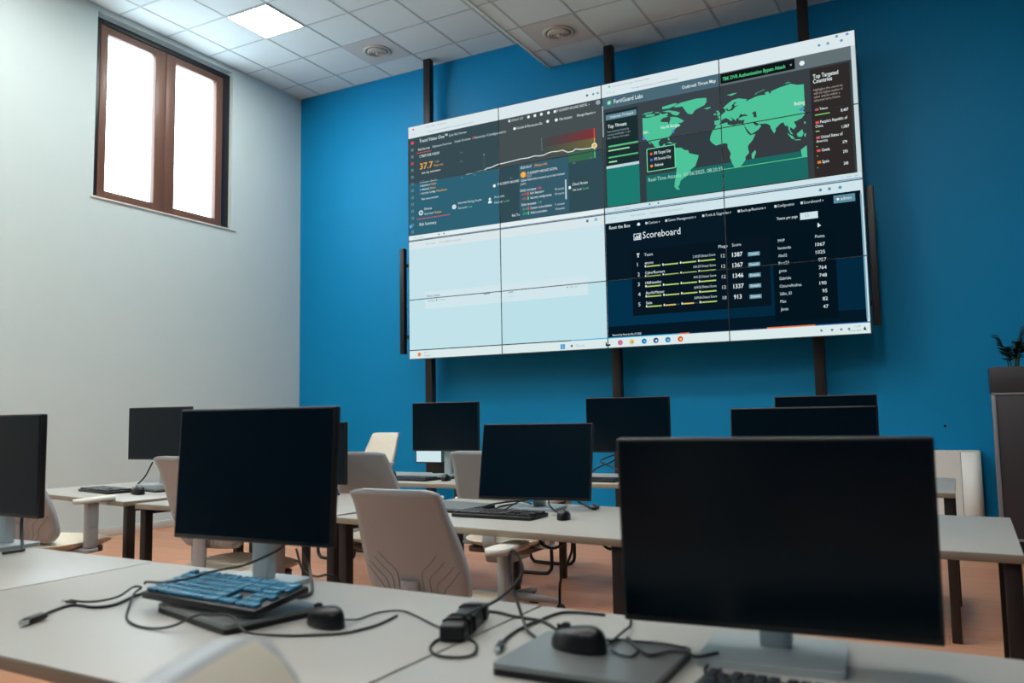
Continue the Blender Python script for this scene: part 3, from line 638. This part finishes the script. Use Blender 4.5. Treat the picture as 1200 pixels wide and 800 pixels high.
lm = thing('portable_monitor', 'small lit screen below the rear monitor at the left black post', 'screen', (4.265, -3.16, DZ), 0)
b = MB(); b.box((0, .008, .17), (.34, .014, .19), M['housing'], bev=.003); b.box((0, .0, .233), (.2, .01, .0), M['housing']) if 0 else None
b.build('housing', parent=lm)
b = MB(); b.box((-.05, .0005, .17), (.22, .0016, .17), em((205, 228, 234))); b.box((.112, .0005, .17), (.098, .0016, .17), em((44, 74, 70))); b.build('screen', parent=lm)
b = MB(); b.box((.03, .03, .06), (.12, .03, .12), M['black'], bev=.004); b.build('stand', parent=lm)

# ------------------------------------------------------------------ keyboards, mice, laptops
def keyboard(x, y, z, rz, label, w=.43, d=.135, tilt=0, single=False, keymat='key'):
    t = thing('keyboard', label, 'keyboard', (x, y, z), rz, 'black keyboards')
    t.rotation_euler = (tilt, 0, rz)
    MB().box((0, 0, .008), (w, d, .016), M['kbody'], bev=.004).build('keyboard_body', parent=t)
    rows = 6; kh = (d-.016)/rows; ku = (w-.016)/22.5
    layout = []
    for r in range(rows):
        yy = d/2-.008-kh*(r+.5) - (.0 if r == 0 else .0)
        xs = []
        if r == 0: xs = [(0, 1)]+[(2+q+(.5*(q//4)), 1) for q in range(12)]+[(15.3+q, 1) for q in range(3)]+[(18.6, 3.9)]
        elif r == 1: xs = [(q, 1) for q in range(13)]+[(13, 2)]+[(15.3+q, 1) for q in range(3)]+[(18.6+q, 1) for q in range(4)]
        elif r == 2: xs = [(0, 1.5)]+[(1.5+q, 1) for q in range(12)]+[(13.5, 1.5)]+[(15.3+q, 1) for q in range(3)]+[(18.6+q, 1) for q in range(3)]
        elif r == 3: xs = [(0, 1.75)]+[(1.75+q, 1) for q in range(11)]+[(12.75, 2.25)]+[(18.6+q, 1) for q in range(4)]
        elif r == 4: xs = [(0, 2.25)]+[(2.25+q, 1) for q in range(10)]+[(12.25, 2.75)]+[(16.3, 1)]+[(18.6+q, 1) for q in range(3)]
        else: xs = [(0, 1.5), (1.5, 1.2), (2.7, 1.2), (3.9, 6), (9.9, 1.2), (11.1, 1.2), (12.3, 2.7), (15.3, 1), (16.3, 1), (17.3, 1), (18.6, 2), (20.6, 1), (21.6, 1)]
        for a, l in xs: layout.append((-w/2+.008+ku*(a+l/2), yy, ku*l-.0025))
    if single:
        for (a, yy, l) in layout[:100]:
            MB().box((a, yy, .0195), (l, kh-.003, .008), M[keymat], bev=.0015, seg=1).build('key', parent=t)
        layout = layout[100:]
    if layout:
        b = MB()
        for (a, yy, l) in layout: b.box((a, yy, .0195), (l, kh-.003, .008), M[keymat], bev=.0012, seg=1)
        b.build('keys', parent=t)
    return t
def mouse(x, y, z, rz, label, s=1.0):
    t = thing('mouse', label, 'computer mouse', (x, y, z), rz, 'black computer mice')
    b = MB(); L, Wd, Hh = .115*s, .062*s, .038*s
    def fn(a, c):
        th = 2*math.pi*a; ph = c*math.pi/2
        x_ = math.cos(th)*Wd/2*(math.sin(ph)**.55); y_ = math.sin(th)*L/2*(math.sin(ph)**.6)
        z_ = Hh*(math.cos(ph)**.7 if ph < math.pi/2 else 0)*(1-.25*(y_/(L/2))) + .001
        return Vector((x_, y_, z_))
    b.grid(fn, 28, 10, M['mouse'], closed=True); b.build('mouse_body', parent=t)
    b = MB(); b.cyl((-.004*s, L*.24, Hh*.86), (.004*s, L*.24, Hh*.86), .009*s, m=M['kbody'], n=14); b.build('scroll_wheel', parent=t)
    b = MB(); b.box((0, L*.24, Hh*.78), (.0018, L*.36, Hh*.34), M['kbody']); b.build('button_seam', parent=t)
    return t
def laptop(x, y, z, rz, label, w=.32, d=.22, dark=False):
    t = thing('laptop', label, 'laptop', (x, y, z), rz, 'closed laptops')
    b = MB(); b.prism(rrect(w, d, .01), 0, .010, M['kbody']); b.build('laptop_base', parent=t)
    b = MB(); b.prism(rrect(w, d, .01), .0112, .019, M['silver_dark']); b.build('lid', parent=t)
    b = MB(); b.cyl((-w*.42, d/2-.004, .0106), (w*.42, d/2-.004, .0106), .0045, m=M['kbody'], n=10); b.build('hinge', parent=t)
    return t
laptop(6.285, -6.945, DZ, R(-15), 'closed grey laptop under the blue-keyed front keyboard', w=.315, d=.225)
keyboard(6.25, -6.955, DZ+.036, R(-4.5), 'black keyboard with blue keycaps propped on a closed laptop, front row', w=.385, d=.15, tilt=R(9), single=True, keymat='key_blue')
mouse(6.535, -6.945, DZ, R(70), 'black mouse on the front desk right of the blue-keyed keyboard')
lp = laptop(7.142, -6.965, DZ, R(1), 'closed silver laptop under a mouse beside the largest monitor', w=.275, d=.225)
MB().box((.03, .028, .0193), (.016, .012, .0006), M['sticker']).build('sticker', parent=lp)
mouse(7.105, -6.945, DZ+.019, R(75), 'black mouse lying on the closed silver laptop, front row')
keyboard(7.545, -7.03, DZ, R(-2), 'black keyboard at the bottom edge in front of the largest monitor')
keyboard(5.985, -5.235, DZ, R(-1), 'black keyboard in front of the tilted middle monitor', w=.38, d=.16)
mouse(6.275, -5.22, DZ, R(20), 'black mouse right of the second row keyboard', s=.9)
laptop(5.63, -5.06, DZ, R(-8), 'closed grey laptop on the second row desk left of the tilted monitor', w=.33, d=.25)
keyboard(3.13, -5.03, DZ, R(-12), 'black keyboard on the desk by the left wall', w=.40, d=.16)
laptop(3.36, -4.845, DZ, R(-14), 'closed grey laptop on the desk by the left wall', w=.33, d=.17)
mouse(3.48, -5.07, DZ, R(70), 'black mouse on the desk by the left wall', s=1.1)
keyboard(4.44, -3.72, DZ, R(-2), 'black keyboard on the rear desk below the left black post', w=.38, d=.15)
laptop(4.50, -3.56, DZ, R(0), 'closed grey laptop on the rear desk behind its keyboard', w=.36, d=.165)
mouse(4.17, -3.58, DZ, R(70), 'black mouse on the rear desk left of the closed laptop', s=1.2)
mouse(4.72, -3.70, DZ, R(20), 'black mouse on the rear desk right of the keyboard', s=1.0)
keyboard(5.62, -3.46, DZ, R(-1), 'black keyboard on the rear desk behind the tilted monitor')
mouse(4.60, -5.02, DZ, R(75), 'black mouse beside the mostly hidden edge-on monitor', s=1.1)

# ------------------------------------------------------------------ chairs (face +y, origin on the floor under the seat)
def swivel_chair(label, ztop=.93, lift=0):
    t = thing('office_chair', label, 'chair', (0, 0, 0), 0, 'white swivel office chairs')
    zb = ztop-.43; Hh = ztop-zb; parts = []
    def width(v):
        w = .405 + .03*math.sin(math.pi*min(1, v*1.25)) - .045*max(0, v-.35)
        if v < .14: w -= .09*(1-v/.14)**2
        return w
    def prof(v): return (-.205 - .155*(v**1.35), zb+Hh*v)
    def sh(u, v, off):
        k = 2*u-1; y, z = prof(v); w = width(v)
        y += (.035-.018*v)*(k*k) + off; z -= .012*max(0, v-.9)*10*max(0, abs(k)-.8)*5
        return Vector((k*w/2*(1-.0*off), y, z))
    b = MB(); NU, NV = 14, 18; m = M['shell']
    bk = b.grid(lambda u, v: sh(u, v, -.016), NU, NV, m); fr = b.grid(lambda u, v: sh(u, v, .012+.02*(1-v)), NU, NV, m)
    rim = [(0, q) for q in range(NV)]
    i = b.mi(m)
    def q4(a, c, d, e):
        f = b.bm.faces.new((a, c, d, e)); f.material_index = i; f.smooth = True
    for q in range(NV): q4(bk[q][0], bk[q+1][0], fr[q+1][0], fr[q][0]); q4(bk[q][NU], bk[q+1][NU], fr[q+1][NU], fr[q][NU])
    for q in range(NU): q4(bk[0][q], bk[0][q+1], fr[0][q+1], fr[0][q]); q4(bk[NV][q], bk[NV][q+1], fr[NV][q+1], fr[NV][q])
    for sgn in (-1, 1):                                   # nested chevron ribs low on the back
        for k in range(4):
            ui = .5+sgn*(.13+.065*k); uo = .5+sgn*min(.47, .30+.065*k); v1 = .30-.045*k; v2 = .46-.045*k
            pts = [sh(ui, .015, -.0165), sh(ui, v1*.5, -.0165), sh(ui, v1, -.0165), sh((ui+uo)/2, (v1+v2)/2, -.0165), sh(uo, v2, -.0165)]
            b.tube(smooth_path(pts, 4), .0022, M['groove'], 6)
    b.build('backrest', parent=t)
    b = MB()                                              # upholstered front of the back
    def cu(u, v):
        uu = .014+.972*u; vv = .03+.962*v; p = sh(uu, vv, .012+.02*(1-vv)); e = min(u, 1-u, v, 1-v)
        p.y += .022*min(1, e/.1); return p
    b.grid(cu, 14, 16, M['leather']); b.build('back_cushion', parent=t)
    b = MB()                                              # seat pad with a drooping front edge
    def outline(a, r=1.0):
        th = 2*math.pi*a; c, s = math.cos(th), math.sin(th); ex = 3.2
        return (math.copysign(abs(c)**(2/ex), c)*.245*r, math.copysign(abs(s)**(2/ex), s)*.24*r+.02)
    def seat(u, v):
        # v: 0 centre of the top ... 1 centre of the bottom
        if v < .5: r = min(1, math.sin(v/.5*math.pi/2)**.8); z = .468 - .028*(r**6)
        else: r = math.cos((v-.5)/.5*math.pi/2)**.4 if v < 1 else .001; z = .44 - .045*(1-max(r, 0)**5)
        x, y = outline(u, max(r, .001)); z -= .9*max(0, y-.13)**1.6 + .02*max(0, -y-.1); z += .06*max(0, abs(x)-.12)
        return Vector((x, y, z))
    b.grid(seat, 40, 14, M['leather'], closed=True); b.build('seat', parent=t).location.z = lift
    b = MB(); b.prism(rrect(.40, .38, .07, cy=.0), .375, .40, M['seatpan']); b.box((0, -.02, .345), (.17, .26, .065), M['shell'], bev=.015); b.build('seat_mechanism', parent=t).location.z = lift
    b = MB()                                              # post carrying the backrest
    def sp(u, v):
        k = 2*math.pi*u; pth = [(-.10, .375+lift), (-.20, .38+lift), (-.245, .43+lift), (-.24, zb), (-.245, zb+.10)]
        f_ = v*4; a = min(3, int(f_)); g_ = f_-a
        y = pth[a][0]*(1-g_)+pth[a+1][0]*g_; z = pth[a][1]*(1-g_)+pth[a+1][1]*g_
        w = .055-.015*v; return Vector((w*math.cos(k), y+.016*math.sin(k)*(v > .3)-.0, z+.016*math.sin(k)*(v <= .3)))
    b.grid(sp, 16, 12, M['shell'], closed=True); b.build('back_support', parent=t)
    for s in (-1, 1):
        arm = MB(); arm.box((s*.275, -.02, .535), (.035, .075, .235), M['shell'], bev=.008); arm.box((s*.283, -.02, .585), (.028, .05, .13), M['shell'], bev=.006); arm.box((s*.22, -.02, .405), (.15, .075, .022), M['shell'], bev=.006)
        arm = arm.build('armrest', parent=t); arm.location.z = lift
        b = MB(); b.prism(rrect(.085, .25, .035, cx=s*.275, cy=0), .652, .675, M['armpad'], True); b.build('arm_pad', parent=arm)
    b = MB(); b.cyl((0, 0, .10), (0, 0, .24), .03, m=M['black']); b.cyl((0, 0, .24), (0, 0, .35+lift), .016, m=M['chrome']); b.build('gas_column', parent=t)
    b = MB(); b.cyl((0, 0, .075), (0, 0, .115), .045, m=M['shell'])
    cs = []
    for q in range(5):
        a = 2*math.pi*q/5+.3; c, s = math.cos(a), math.sin(a)
        b.tube([(c*.03, s*.03, .10), (c*.18, s*.18, .090), (c*.305, s*.305, .076)], [.024, .021, .016], M['shell'], 10)
        cs.append((c*.295, s*.295, a))
    b.build('star_base', parent=t)
    for (x, y, a) in cs:
        b = MB(); px, py = -math.sin(a), math.cos(a)
        for s in (-1, 1): b.cyl((x+px*s*.006, y+py*s*.006, .029), (x+px*s*.024, y+py*s*.024, .029), .028, m=M['rubber'], n=20)
        b.cyl((x, y, .03), (x, y, .076), .007, m=M['black'], n=10); b.build('castor', parent=t)
    return t
ch0 = swivel_chair('white office chair in the middle foreground with ribbed back toward us', .915, .015)
GC = 'white swivel office chairs'
ch0.location = (5.957, -5.60, 0); ch0.rotation_euler = (0, 0, R(1)); ch0.scale = (.96, 1, 1)
ch1 = swivel_chair('white office chair at the far left beside the leftmost monitor', .985, .09); ch1.location = (3.395, -5.53, 0); ch1.rotation_euler = (0, 0, R(12))
ch9 = swivel_chair('white office chair half hidden behind the large left front monitor', 1.0, .02); ch9.location = (4.57, -5.32, 0); ch9.rotation_euler = (0, 0, R(-2))
ch2 = swivel_chair('white office chair right behind the ribbed chair in the middle foreground', .965); ch2.location = (4.59, -4.12, 0); ch2.rotation_euler = (0, 0, R(2))
dup(ch2, (5.315, -3.93, 0), R(0), 'white office chair behind the tilted middle monitor, left side showing', GC)
dup(ch2, (2.18, -1.36, 0), R(176), 'cream office chair facing us against the blue wall, left of the post', GC).scale = (1, 1, 1.03)
dup(ch0, (5.40, -1.40, 0), R(180), 'cream office chair by the blue wall, only its top showing beside a rear monitor', GC)
ch8 = swivel_chair('nearest cream chair back cut off by the bottom edge of the photo', .962); ch8.location = (7.477, -7.702, 0); ch8.rotation_euler = (0, 0, R(-65))

def sled_chair(x, y, rz, label):
    t = thing('sled_chair', label, 'chair', (x, y, 0), rz, 'chairs with black tube frames')
    for s in (-1, 1):
        pts = [(s*.2, -.17, .43), (s*.2, -.185, .25), (s*.2, -.19, .08), (s*.2, -.17, .03), (s*.2, -.12, .0135), (s*.2, .12, .0135), (s*.2, .17, .03), (s*.2, .19, .08), (s*.2, .185, .25), (s*.2, .17, .43)]
        MB().tube(smooth_path(pts, 4), .013, M['black'], 10).build('runner', parent=t)
    b = MB(); b.cyl((-.2, -.172, .42), (.2, -.172, .42), .011, m=M['black'], n=10); b.cyl((-.2, .172, .42), (.2, .172, .42), .011, m=M['black'], n=10); b.build('cross_bar', parent=t)
    b = MB(); b.prism(rrect(.44, .42, .06), .43, .455, M['shell'], True); b.build('seat', parent=t)
    b = MB()
    b.grid(lambda u, v: Vector(((u-.5)*(.42-.04*v), -.20-.06*v+.03*(2*u-1)**2, .455+.29*v)), 10, 8, M['shell'])
    b.grid(lambda u, v: Vector(((u-.5)*(.42-.04*v), -.185-.06*v+.03*(2*u-1)**2, .455+.29*v)), 10, 8, M['shell']); b.build('backrest', parent=t)
sled_chair(4.86, -2.62, R(90), 'chair with black tube runners under the middle rear desk')
sled_chair(3.15, -2.75, R(90), 'chair with black tube runners seen past the legs of the second row desks')

# ------------------------------------------------------------------ cables
def cable(label, pts, r=.0025, plug=None, group='loose black cables'):
    b = MB(); b.tube(smooth_path(pts, 6), r, M['cable'], 8)
    o = b.build('cable'); tag(o, label, 'cable', group)
    if plug:
        p0, p1, w, h = plug; v = Vector(p1)-Vector(p0); a = math.atan2(v.y, v.x); c = (Vector(p0)+Vector(p1))/2
        q = MB(); q.box(c, (v.length, w, h), M['cable'], bev=.002, rot=(0, 0, a)); q.box(Vector(p1)+v.normalized()*.007, (.016, w*.75, h*.7), M['chrome'], rot=(0, 0, a)); q.build('plug', parent=o)
    return o
z = .7435
cable('thick black cable with a large plug at the left of the front desk', [(5.936,-7.18,.747), (5.891,-7.123,z), (5.876,-7.061,z), (5.943,-7.054,z), (5.965,-7.016,z), (5.922,-6.927,z), (5.93,-6.89,z), (5.985,-6.89,z), (6.05,-6.89,z)], .0034, ((5.932,-7.165,.749), (5.952,-7.215,.749), .02, .012))
cable('thin black cable looping round in front of the blue-keyed keyboard', [(5.849,-7.050,.750), (5.904,-7.049,.751), (5.929,-7.023,.751), (5.926,-6.976,.752), (5.888,-6.911,.757), (5.91,-6.905,.757), (5.935,-6.942,.753), (5.997,-7.002,.745), (6.106,-7.09,z), (6.182,-7.124,z), (6.237,-7.125,z), (6.285,-7.117,.752), (6.32,-7.09,.770), (6.341,-7.075,.770), (6.37,-7.06,.770), (6.41,-7.07,.768), (6.455,-7.085,.75), (6.528,-7.05,z), (6.583,-7.017,z), (6.621,-6.985,z), (6.639,-6.919,z), (6.636,-6.867,z), (6.630,-6.829,z)], .0027, ((5.87,-7.05,.746), (5.835,-7.05,.746), .008, .006))
cable('black cable running from the monitor stand over the blue-keyed keyboard', [(6.15,-6.65,.847), (6.215,-6.76,.842), (6.225,-6.868,.828), (6.197,-6.896,.822), (6.176,-6.927,.818), (6.165,-6.975,.812), (6.135,-7.02,.808), (6.085,-7.025,.806), (6.045,-7.0,.795)], .0028)
cable('mouse cable from the front desk mouse toward the power brick', [(6.575,-6.93,.752), (6.574,-6.887,z), (6.574,-6.830,z), (6.594,-6.796,z), (6.624,-6.790,z), (6.676,-6.817,z), (6.749,-6.861,z), (6.79,-6.885,.746)], .002)
cable('black cable looped beside the power brick', [(6.839,-6.94,.75), (6.814,-6.943,z), (6.828,-6.994,z), (6.858,-7.028,z), (6.889,-7.037,z), (6.920,-7.022,z), (6.923,-6.992,z), (6.896,-6.944,z), (6.866,-6.919,z)], .0026)
cable('bluish black cable rising in a loop from the power brick', [(6.85,-6.915,.782), (6.85,-6.850,.784), (6.858,-6.800,.79), (6.880,-6.780,.811), (6.894,-6.760,.832), (6.893,-6.750,.851), (6.876,-6.740,.873), (6.864,-6.740,.881), (6.857,-6.740,.863), (6.870,-6.760,.823), (6.896,-6.780,.787), (6.92,-6.80,.757), (6.944,-6.83,.7475), (6.977,-6.858,z), (6.997,-6.884,z), (7.003,-6.92,z)], .0032)
cable('black cable with a plug between the power brick and the silver laptop', [(6.945,-6.94,.747), (6.934,-6.914,z), (6.923,-6.853,z), (6.92,-6.805,z), (6.925,-6.727,z), (6.935,-6.665,z), (6.96,-6.645,z), (6.995,-6.64,z), (7.03,-6.64,z)], .003, ((6.942,-6.925,.748), (6.955,-6.965,.748), .013, .008))
cable('short black cable curving behind the power brick', [(6.775,-6.715,z), (6.811,-6.712,z), (6.854,-6.727,z), (6.894,-6.733,z), (6.928,-6.738,z), (6.962,-6.763,z), (6.991,-6.793,z)], .003)
cable('black cable standing up behind the silver laptop and falling onto its mouse', [(7.09,-6.648,z), (7.115,-6.720,.748), (7.123,-6.766,.752), (7.143,-6.853,.764), (7.148,-6.895,.766), (7.140,-6.905,.768)], .0026)
zl = .762
cable('thin mouse cable looped on the silver laptop lid', [(7.145,-6.910,zl), (7.150,-6.871,zl), (7.172,-6.873,zl), (7.203,-6.918,zl), (7.206,-6.956,zl), (7.189,-6.958,zl), (7.162,-6.937,zl)], .002)
cable('thin cable along the rear edge of the silver laptop lid', [(7.170,-6.868,zl), (7.187,-6.866,zl), (7.219,-6.86,zl), (7.244,-6.862,zl), (7.273,-6.87,zl)], .002)
cable('charging cable plugged into the right side of the silver laptop', [(7.162,-6.859,.764), (7.202,-6.913,.764), (7.234,-6.943,.764), (7.257,-6.910,.764), (7.283,-6.905,.764), (7.30,-6.90,.758), (7.325,-6.86,.757)], .003)
cable('thin cable curling between the silver laptop and the monitor base', [(7.315,-6.885,z), (7.318,-6.92,z), (7.335,-6.95,z), (7.352,-6.94,z), (7.34,-6.90,z)], .0022)
cable('hooked cable end behind the tilted monitor, right side', [(6.12,-4.78,.79), (6.14,-4.76,.76), (6.183,-4.78,.7475), (6.265,-4.89,.7475), (6.26,-4.82,.7475), (6.20,-4.74,.7475)], .006)
cable('black cable crossing the second row desk behind the keyboard', [(5.82,-5.10,.7465), (5.85,-5.03,.7465), (5.83,-4.95,.7465), (5.836,-4.85,.7465), (5.87,-4.82,.7465)], .004)
cable('black cable curling in front of the tilted monitor base', [(5.84,-5.12,.758), (5.80,-4.98,.758), (5.84,-4.80,.758), (5.9,-4.86,.763), (5.98,-4.93,.762)], .004)
cable('cable dropping from the tilted monitor to its base', [(5.955,-4.915,.778), (5.94,-4.99,.774), (5.92,-5.08,.748), (5.90,-5.11,.748)], .0035)
cable('cable hanging from the tilted monitor right of its neck', [(6.055,-4.905,.776), (6.09,-4.97,.765), (6.15,-5.04,.749), (6.18,-5.07,.747)], .0035)
cable('black cable hanging below the second row desk beside a chair', [(6.005,-4.90,.705), (6.005,-4.90,.596), (6.035,-4.9,.571), (6.077,-4.9,.566), (6.12,-4.9,.588), (6.158,-4.9,.612), (6.161,-4.9,.56), (6.134,-4.9,.495), (6.103,-4.9,.426), (6.097,-4.9,.34), (6.10,-4.9,.15), (6.12,-4.9,.01)], .006)
cable('short black cable sagging under the right end of the second row desk', [(6.42,-5.2,.704), (6.43,-5.2,.659), (6.447,-5.2,.637), (6.475,-5.2,.632), (6.53,-5.22,.66), (6.58,-5.25,.704)], .006)
cable('cable rising behind the laptop on the desk by the left wall', [(2.93,-4.66,.747), (2.955,-4.62,.80), (3.0,-4.6,.893)], .005)
cable('tangled cable under the mostly hidden edge-on monitor', [(4.53,-4.66,.79), (4.575,-4.70,.775), (4.62,-4.79,.7475), (4.67,-4.78,.7475), (4.64,-4.70,.7475), (4.70,-4.74,.7475)], .005)
cable('cable behind the leftmost front monitor stand', [(4.83,-6.55,.89), (4.835,-6.56,.85), (4.86,-6.575,.79), (4.91,-6.60,.7475), (4.96,-6.63,.7475), (4.97,-6.70,.7475)], .005)
cable('cable coiled right of the large left monitor stand', [(6.14,-6.59,.84), (6.18,-6.605,.775), (6.24,-6.66,.7465), (6.31,-6.74,.7465), (6.325,-6.79,.7465), (6.30,-6.80,.7465)], .004)
cable('cable falling off the far desk edge behind the large left monitor', [(6.13,-6.60,.82), (6.15,-6.595,.765), (6.20,-6.60,.752), (6.23,-6.585,.755), (6.245,-6.55,.72), (6.25,-6.55,.60)], .003)
cable('cable looping above the rear keyboard behind the tilted monitor', [(5.70,-3.175,.893), (5.62,-3.20,.86), (5.64,-3.26,.845), (5.76,-3.27,.80), (5.88,-3.31,.76), (5.96,-3.34,z)], .005)
cable('thin cable crossing below the rear monitor', [(5.56,-3.32,.747), (5.58,-3.22,.80), (5.66,-3.16,.84), (5.74,-3.14,.893)], .005)
pb = thing('power_brick', 'black power brick with cables wound over it on the front desk', 'power brick', (6.815, -6.85, DZ), R(106))
MB().box((0, 0, .016), (.20, .05, .032), M['kbody'], bev=.006).build('brick_body', parent=pb)
for x in (-.06, -.03, .055): MB().tube([(x, -.027, .006), (x, -.027, .030), (x, -.018, .0355), (x, .018, .0355), (x, .027, .030), (x, .027, .006)], .003, M['cable'], 8).build('cable_turn', parent=pb)

# ------------------------------------------------------------------ convector and planter at the right
t = thing('convector', 'white convector cabinet against the blue wall at right', 'heater', (7.39, -.14, 0))
b = MB(); b.prism([(-.46, .135), (.30, .135), (.30, -.11), (-.46, -.11)], .1, .782, M['white_metal']); b.build('front_panel', parent=t)
rc = [(.304, .135), (.304, -.11)] + [(.40+.055*math.sin(R(a)), -.055-.055*math.cos(R(a))) for a in range(0, 91, 10)] + [(.455, .135)]
b = MB(); b.prism(rc, .1, .782, M['white_metal'], True); b.build('side_panel', parent=t)
b = MB(); b.box((0, .015, .786), (.90, .22, .008), M['white_metal'], bev=.003)
for k in range(18): b.box((-.36+.04*k, .04, .791), (.024, .10, .003), M['tbar'])
b.build('top_grille', parent=t)
b = MB(); b.box((-.05, .02, .05), (.74, .2, .1), M['tbar']); b.build('plinth', parent=t)

t = thing('planter_cabinet', 'tall dark grey planter cabinet cut off by the right edge', 'planter', (8.26, -.66, 0))
b = MB(); b.box((0, 0, .70), (.64, .44, 1.10), M['planter'], bev=.004); b.build('body', parent=t)
b = MB()
for sx in (-.315, .315): b.box((sx, -.212, .70), (.03, .036, 1.10), M['planter_trim'], bev=.003)
b.box((0, 0, 1.262), (.652, .452, .018), M['planter_trim'], bev=.003); b.box((0, 0, .15), (.652, .452, .02), M['planter_trim'], bev=.003); b.build('trim', parent=t)
b = MB(); b.box((0, 0, .07), (.6, .4, .14), M['black']); b.build('plinth', parent=t)
b = MB()
for (c, d) in (((0, -.215, 1.37), (.66, .03, .20)), ((0, .215, 1.37), (.66, .03, .20)), ((-.315, 0, 1.37), (.03, .40, .20)), ((.315, 0, 1.37), (.03, .40, .20))): b.box(c, d, M['planter'], bev=.003)
b.box((0, 0, 1.29), (.6, .4, .03), M['planter']); b.build('planter_box', parent=t)
b = MB(); b.grid(lambda u, v: Vector(((u-.5)*.6, (v-.5)*.4, 1.44+.008*math.sin(9*u)*math.cos(7*v))), 10, 8, M['soil']); b.build('soil', parent=t)
def plant(x, y, z0, label, stems, seed):
    rnd = random.Random(seed)
    t = thing('potted_plant', label, 'plant', (x, y, z0), 0, 'dark leafy plants in the planter')
    lb, sb_ = MB(), MB()
    for (ang, lean, hh) in stems:
        pts = []; dx, dy = math.cos(ang)*lean, math.sin(ang)*lean
        for k in range(7):
            s = k/6; pts.append(Vector((.03*math.cos(ang)+dx*s**1.6, .03*math.sin(ang)+dy*s**1.6, hh*s)))
        sb_.tube(pts, [.006-.0006*k for k in range(7)], M['stem'], 8)
        for k in range(11):
            s = .42+.58*k/10; i = min(5, int(s*6)); f_ = s*6-i; p = pts[i].lerp(pts[i+1], f_)
            for sd in (-1, 1):
                a = ang+sd*(1.1-.5*s)+rnd.uniform(-.3, .3); L = .07*(1-.35*abs(s-.65)); up_ = rnd.uniform(.35, .8)
                d = Vector((math.cos(a), math.sin(a), up_)).normalized(); sd_v = d.cross(Vector((0, 0, 1))).normalized(); nrm = sd_v.cross(d)
                w = .017
                row = []
                for q in range(5):
                    c = p+d*L*q/4-nrm*0+Vector((0, 0, -.012*(q/4)**2)); ww = w*math.sin(math.pi*min(.97, max(.06, q/4*.9+.08)))
                    row.append((c+sd_v*ww+nrm*.004, c, c-sd_v*ww+nrm*.004))
                for q in range(4):
                    lb.poly([row[q][0], row[q+1][0], row[q+1][1], row[q][1]], M['leaf'], True); lb.poly([row[q][1], row[q+1][1], row[q+1][2], row[q][2]], M['leaf'], True)
    sb_.build('stems', parent=t); lb.build('leaves', parent=t)
plant(8.10, -.70, 1.449, 'dark leafy plant at the left end of the grey planter', [(2.9, .06, .27), (1.2, .04, .22), (.4, .05, .33), (5.2, .05, .20), (4.2, .05, .16), (0, .09, .30)], 3)
plant(8.36, -.66, 1.449, 'dark leafy plant at the right of the grey planter cut off by the frame', [(2.8, .08, .34), (1.0, .06, .3), (5.0, .06, .28)], 5)
b = MB(); b.cyl((7.585, -.006, 1.0), (7.585, .0, 1.0), .012, m=M['black'], n=14); tag(b.build('wall_socket_hole'), 'tiny dark hole in the blue wall above the convector', 'hole')
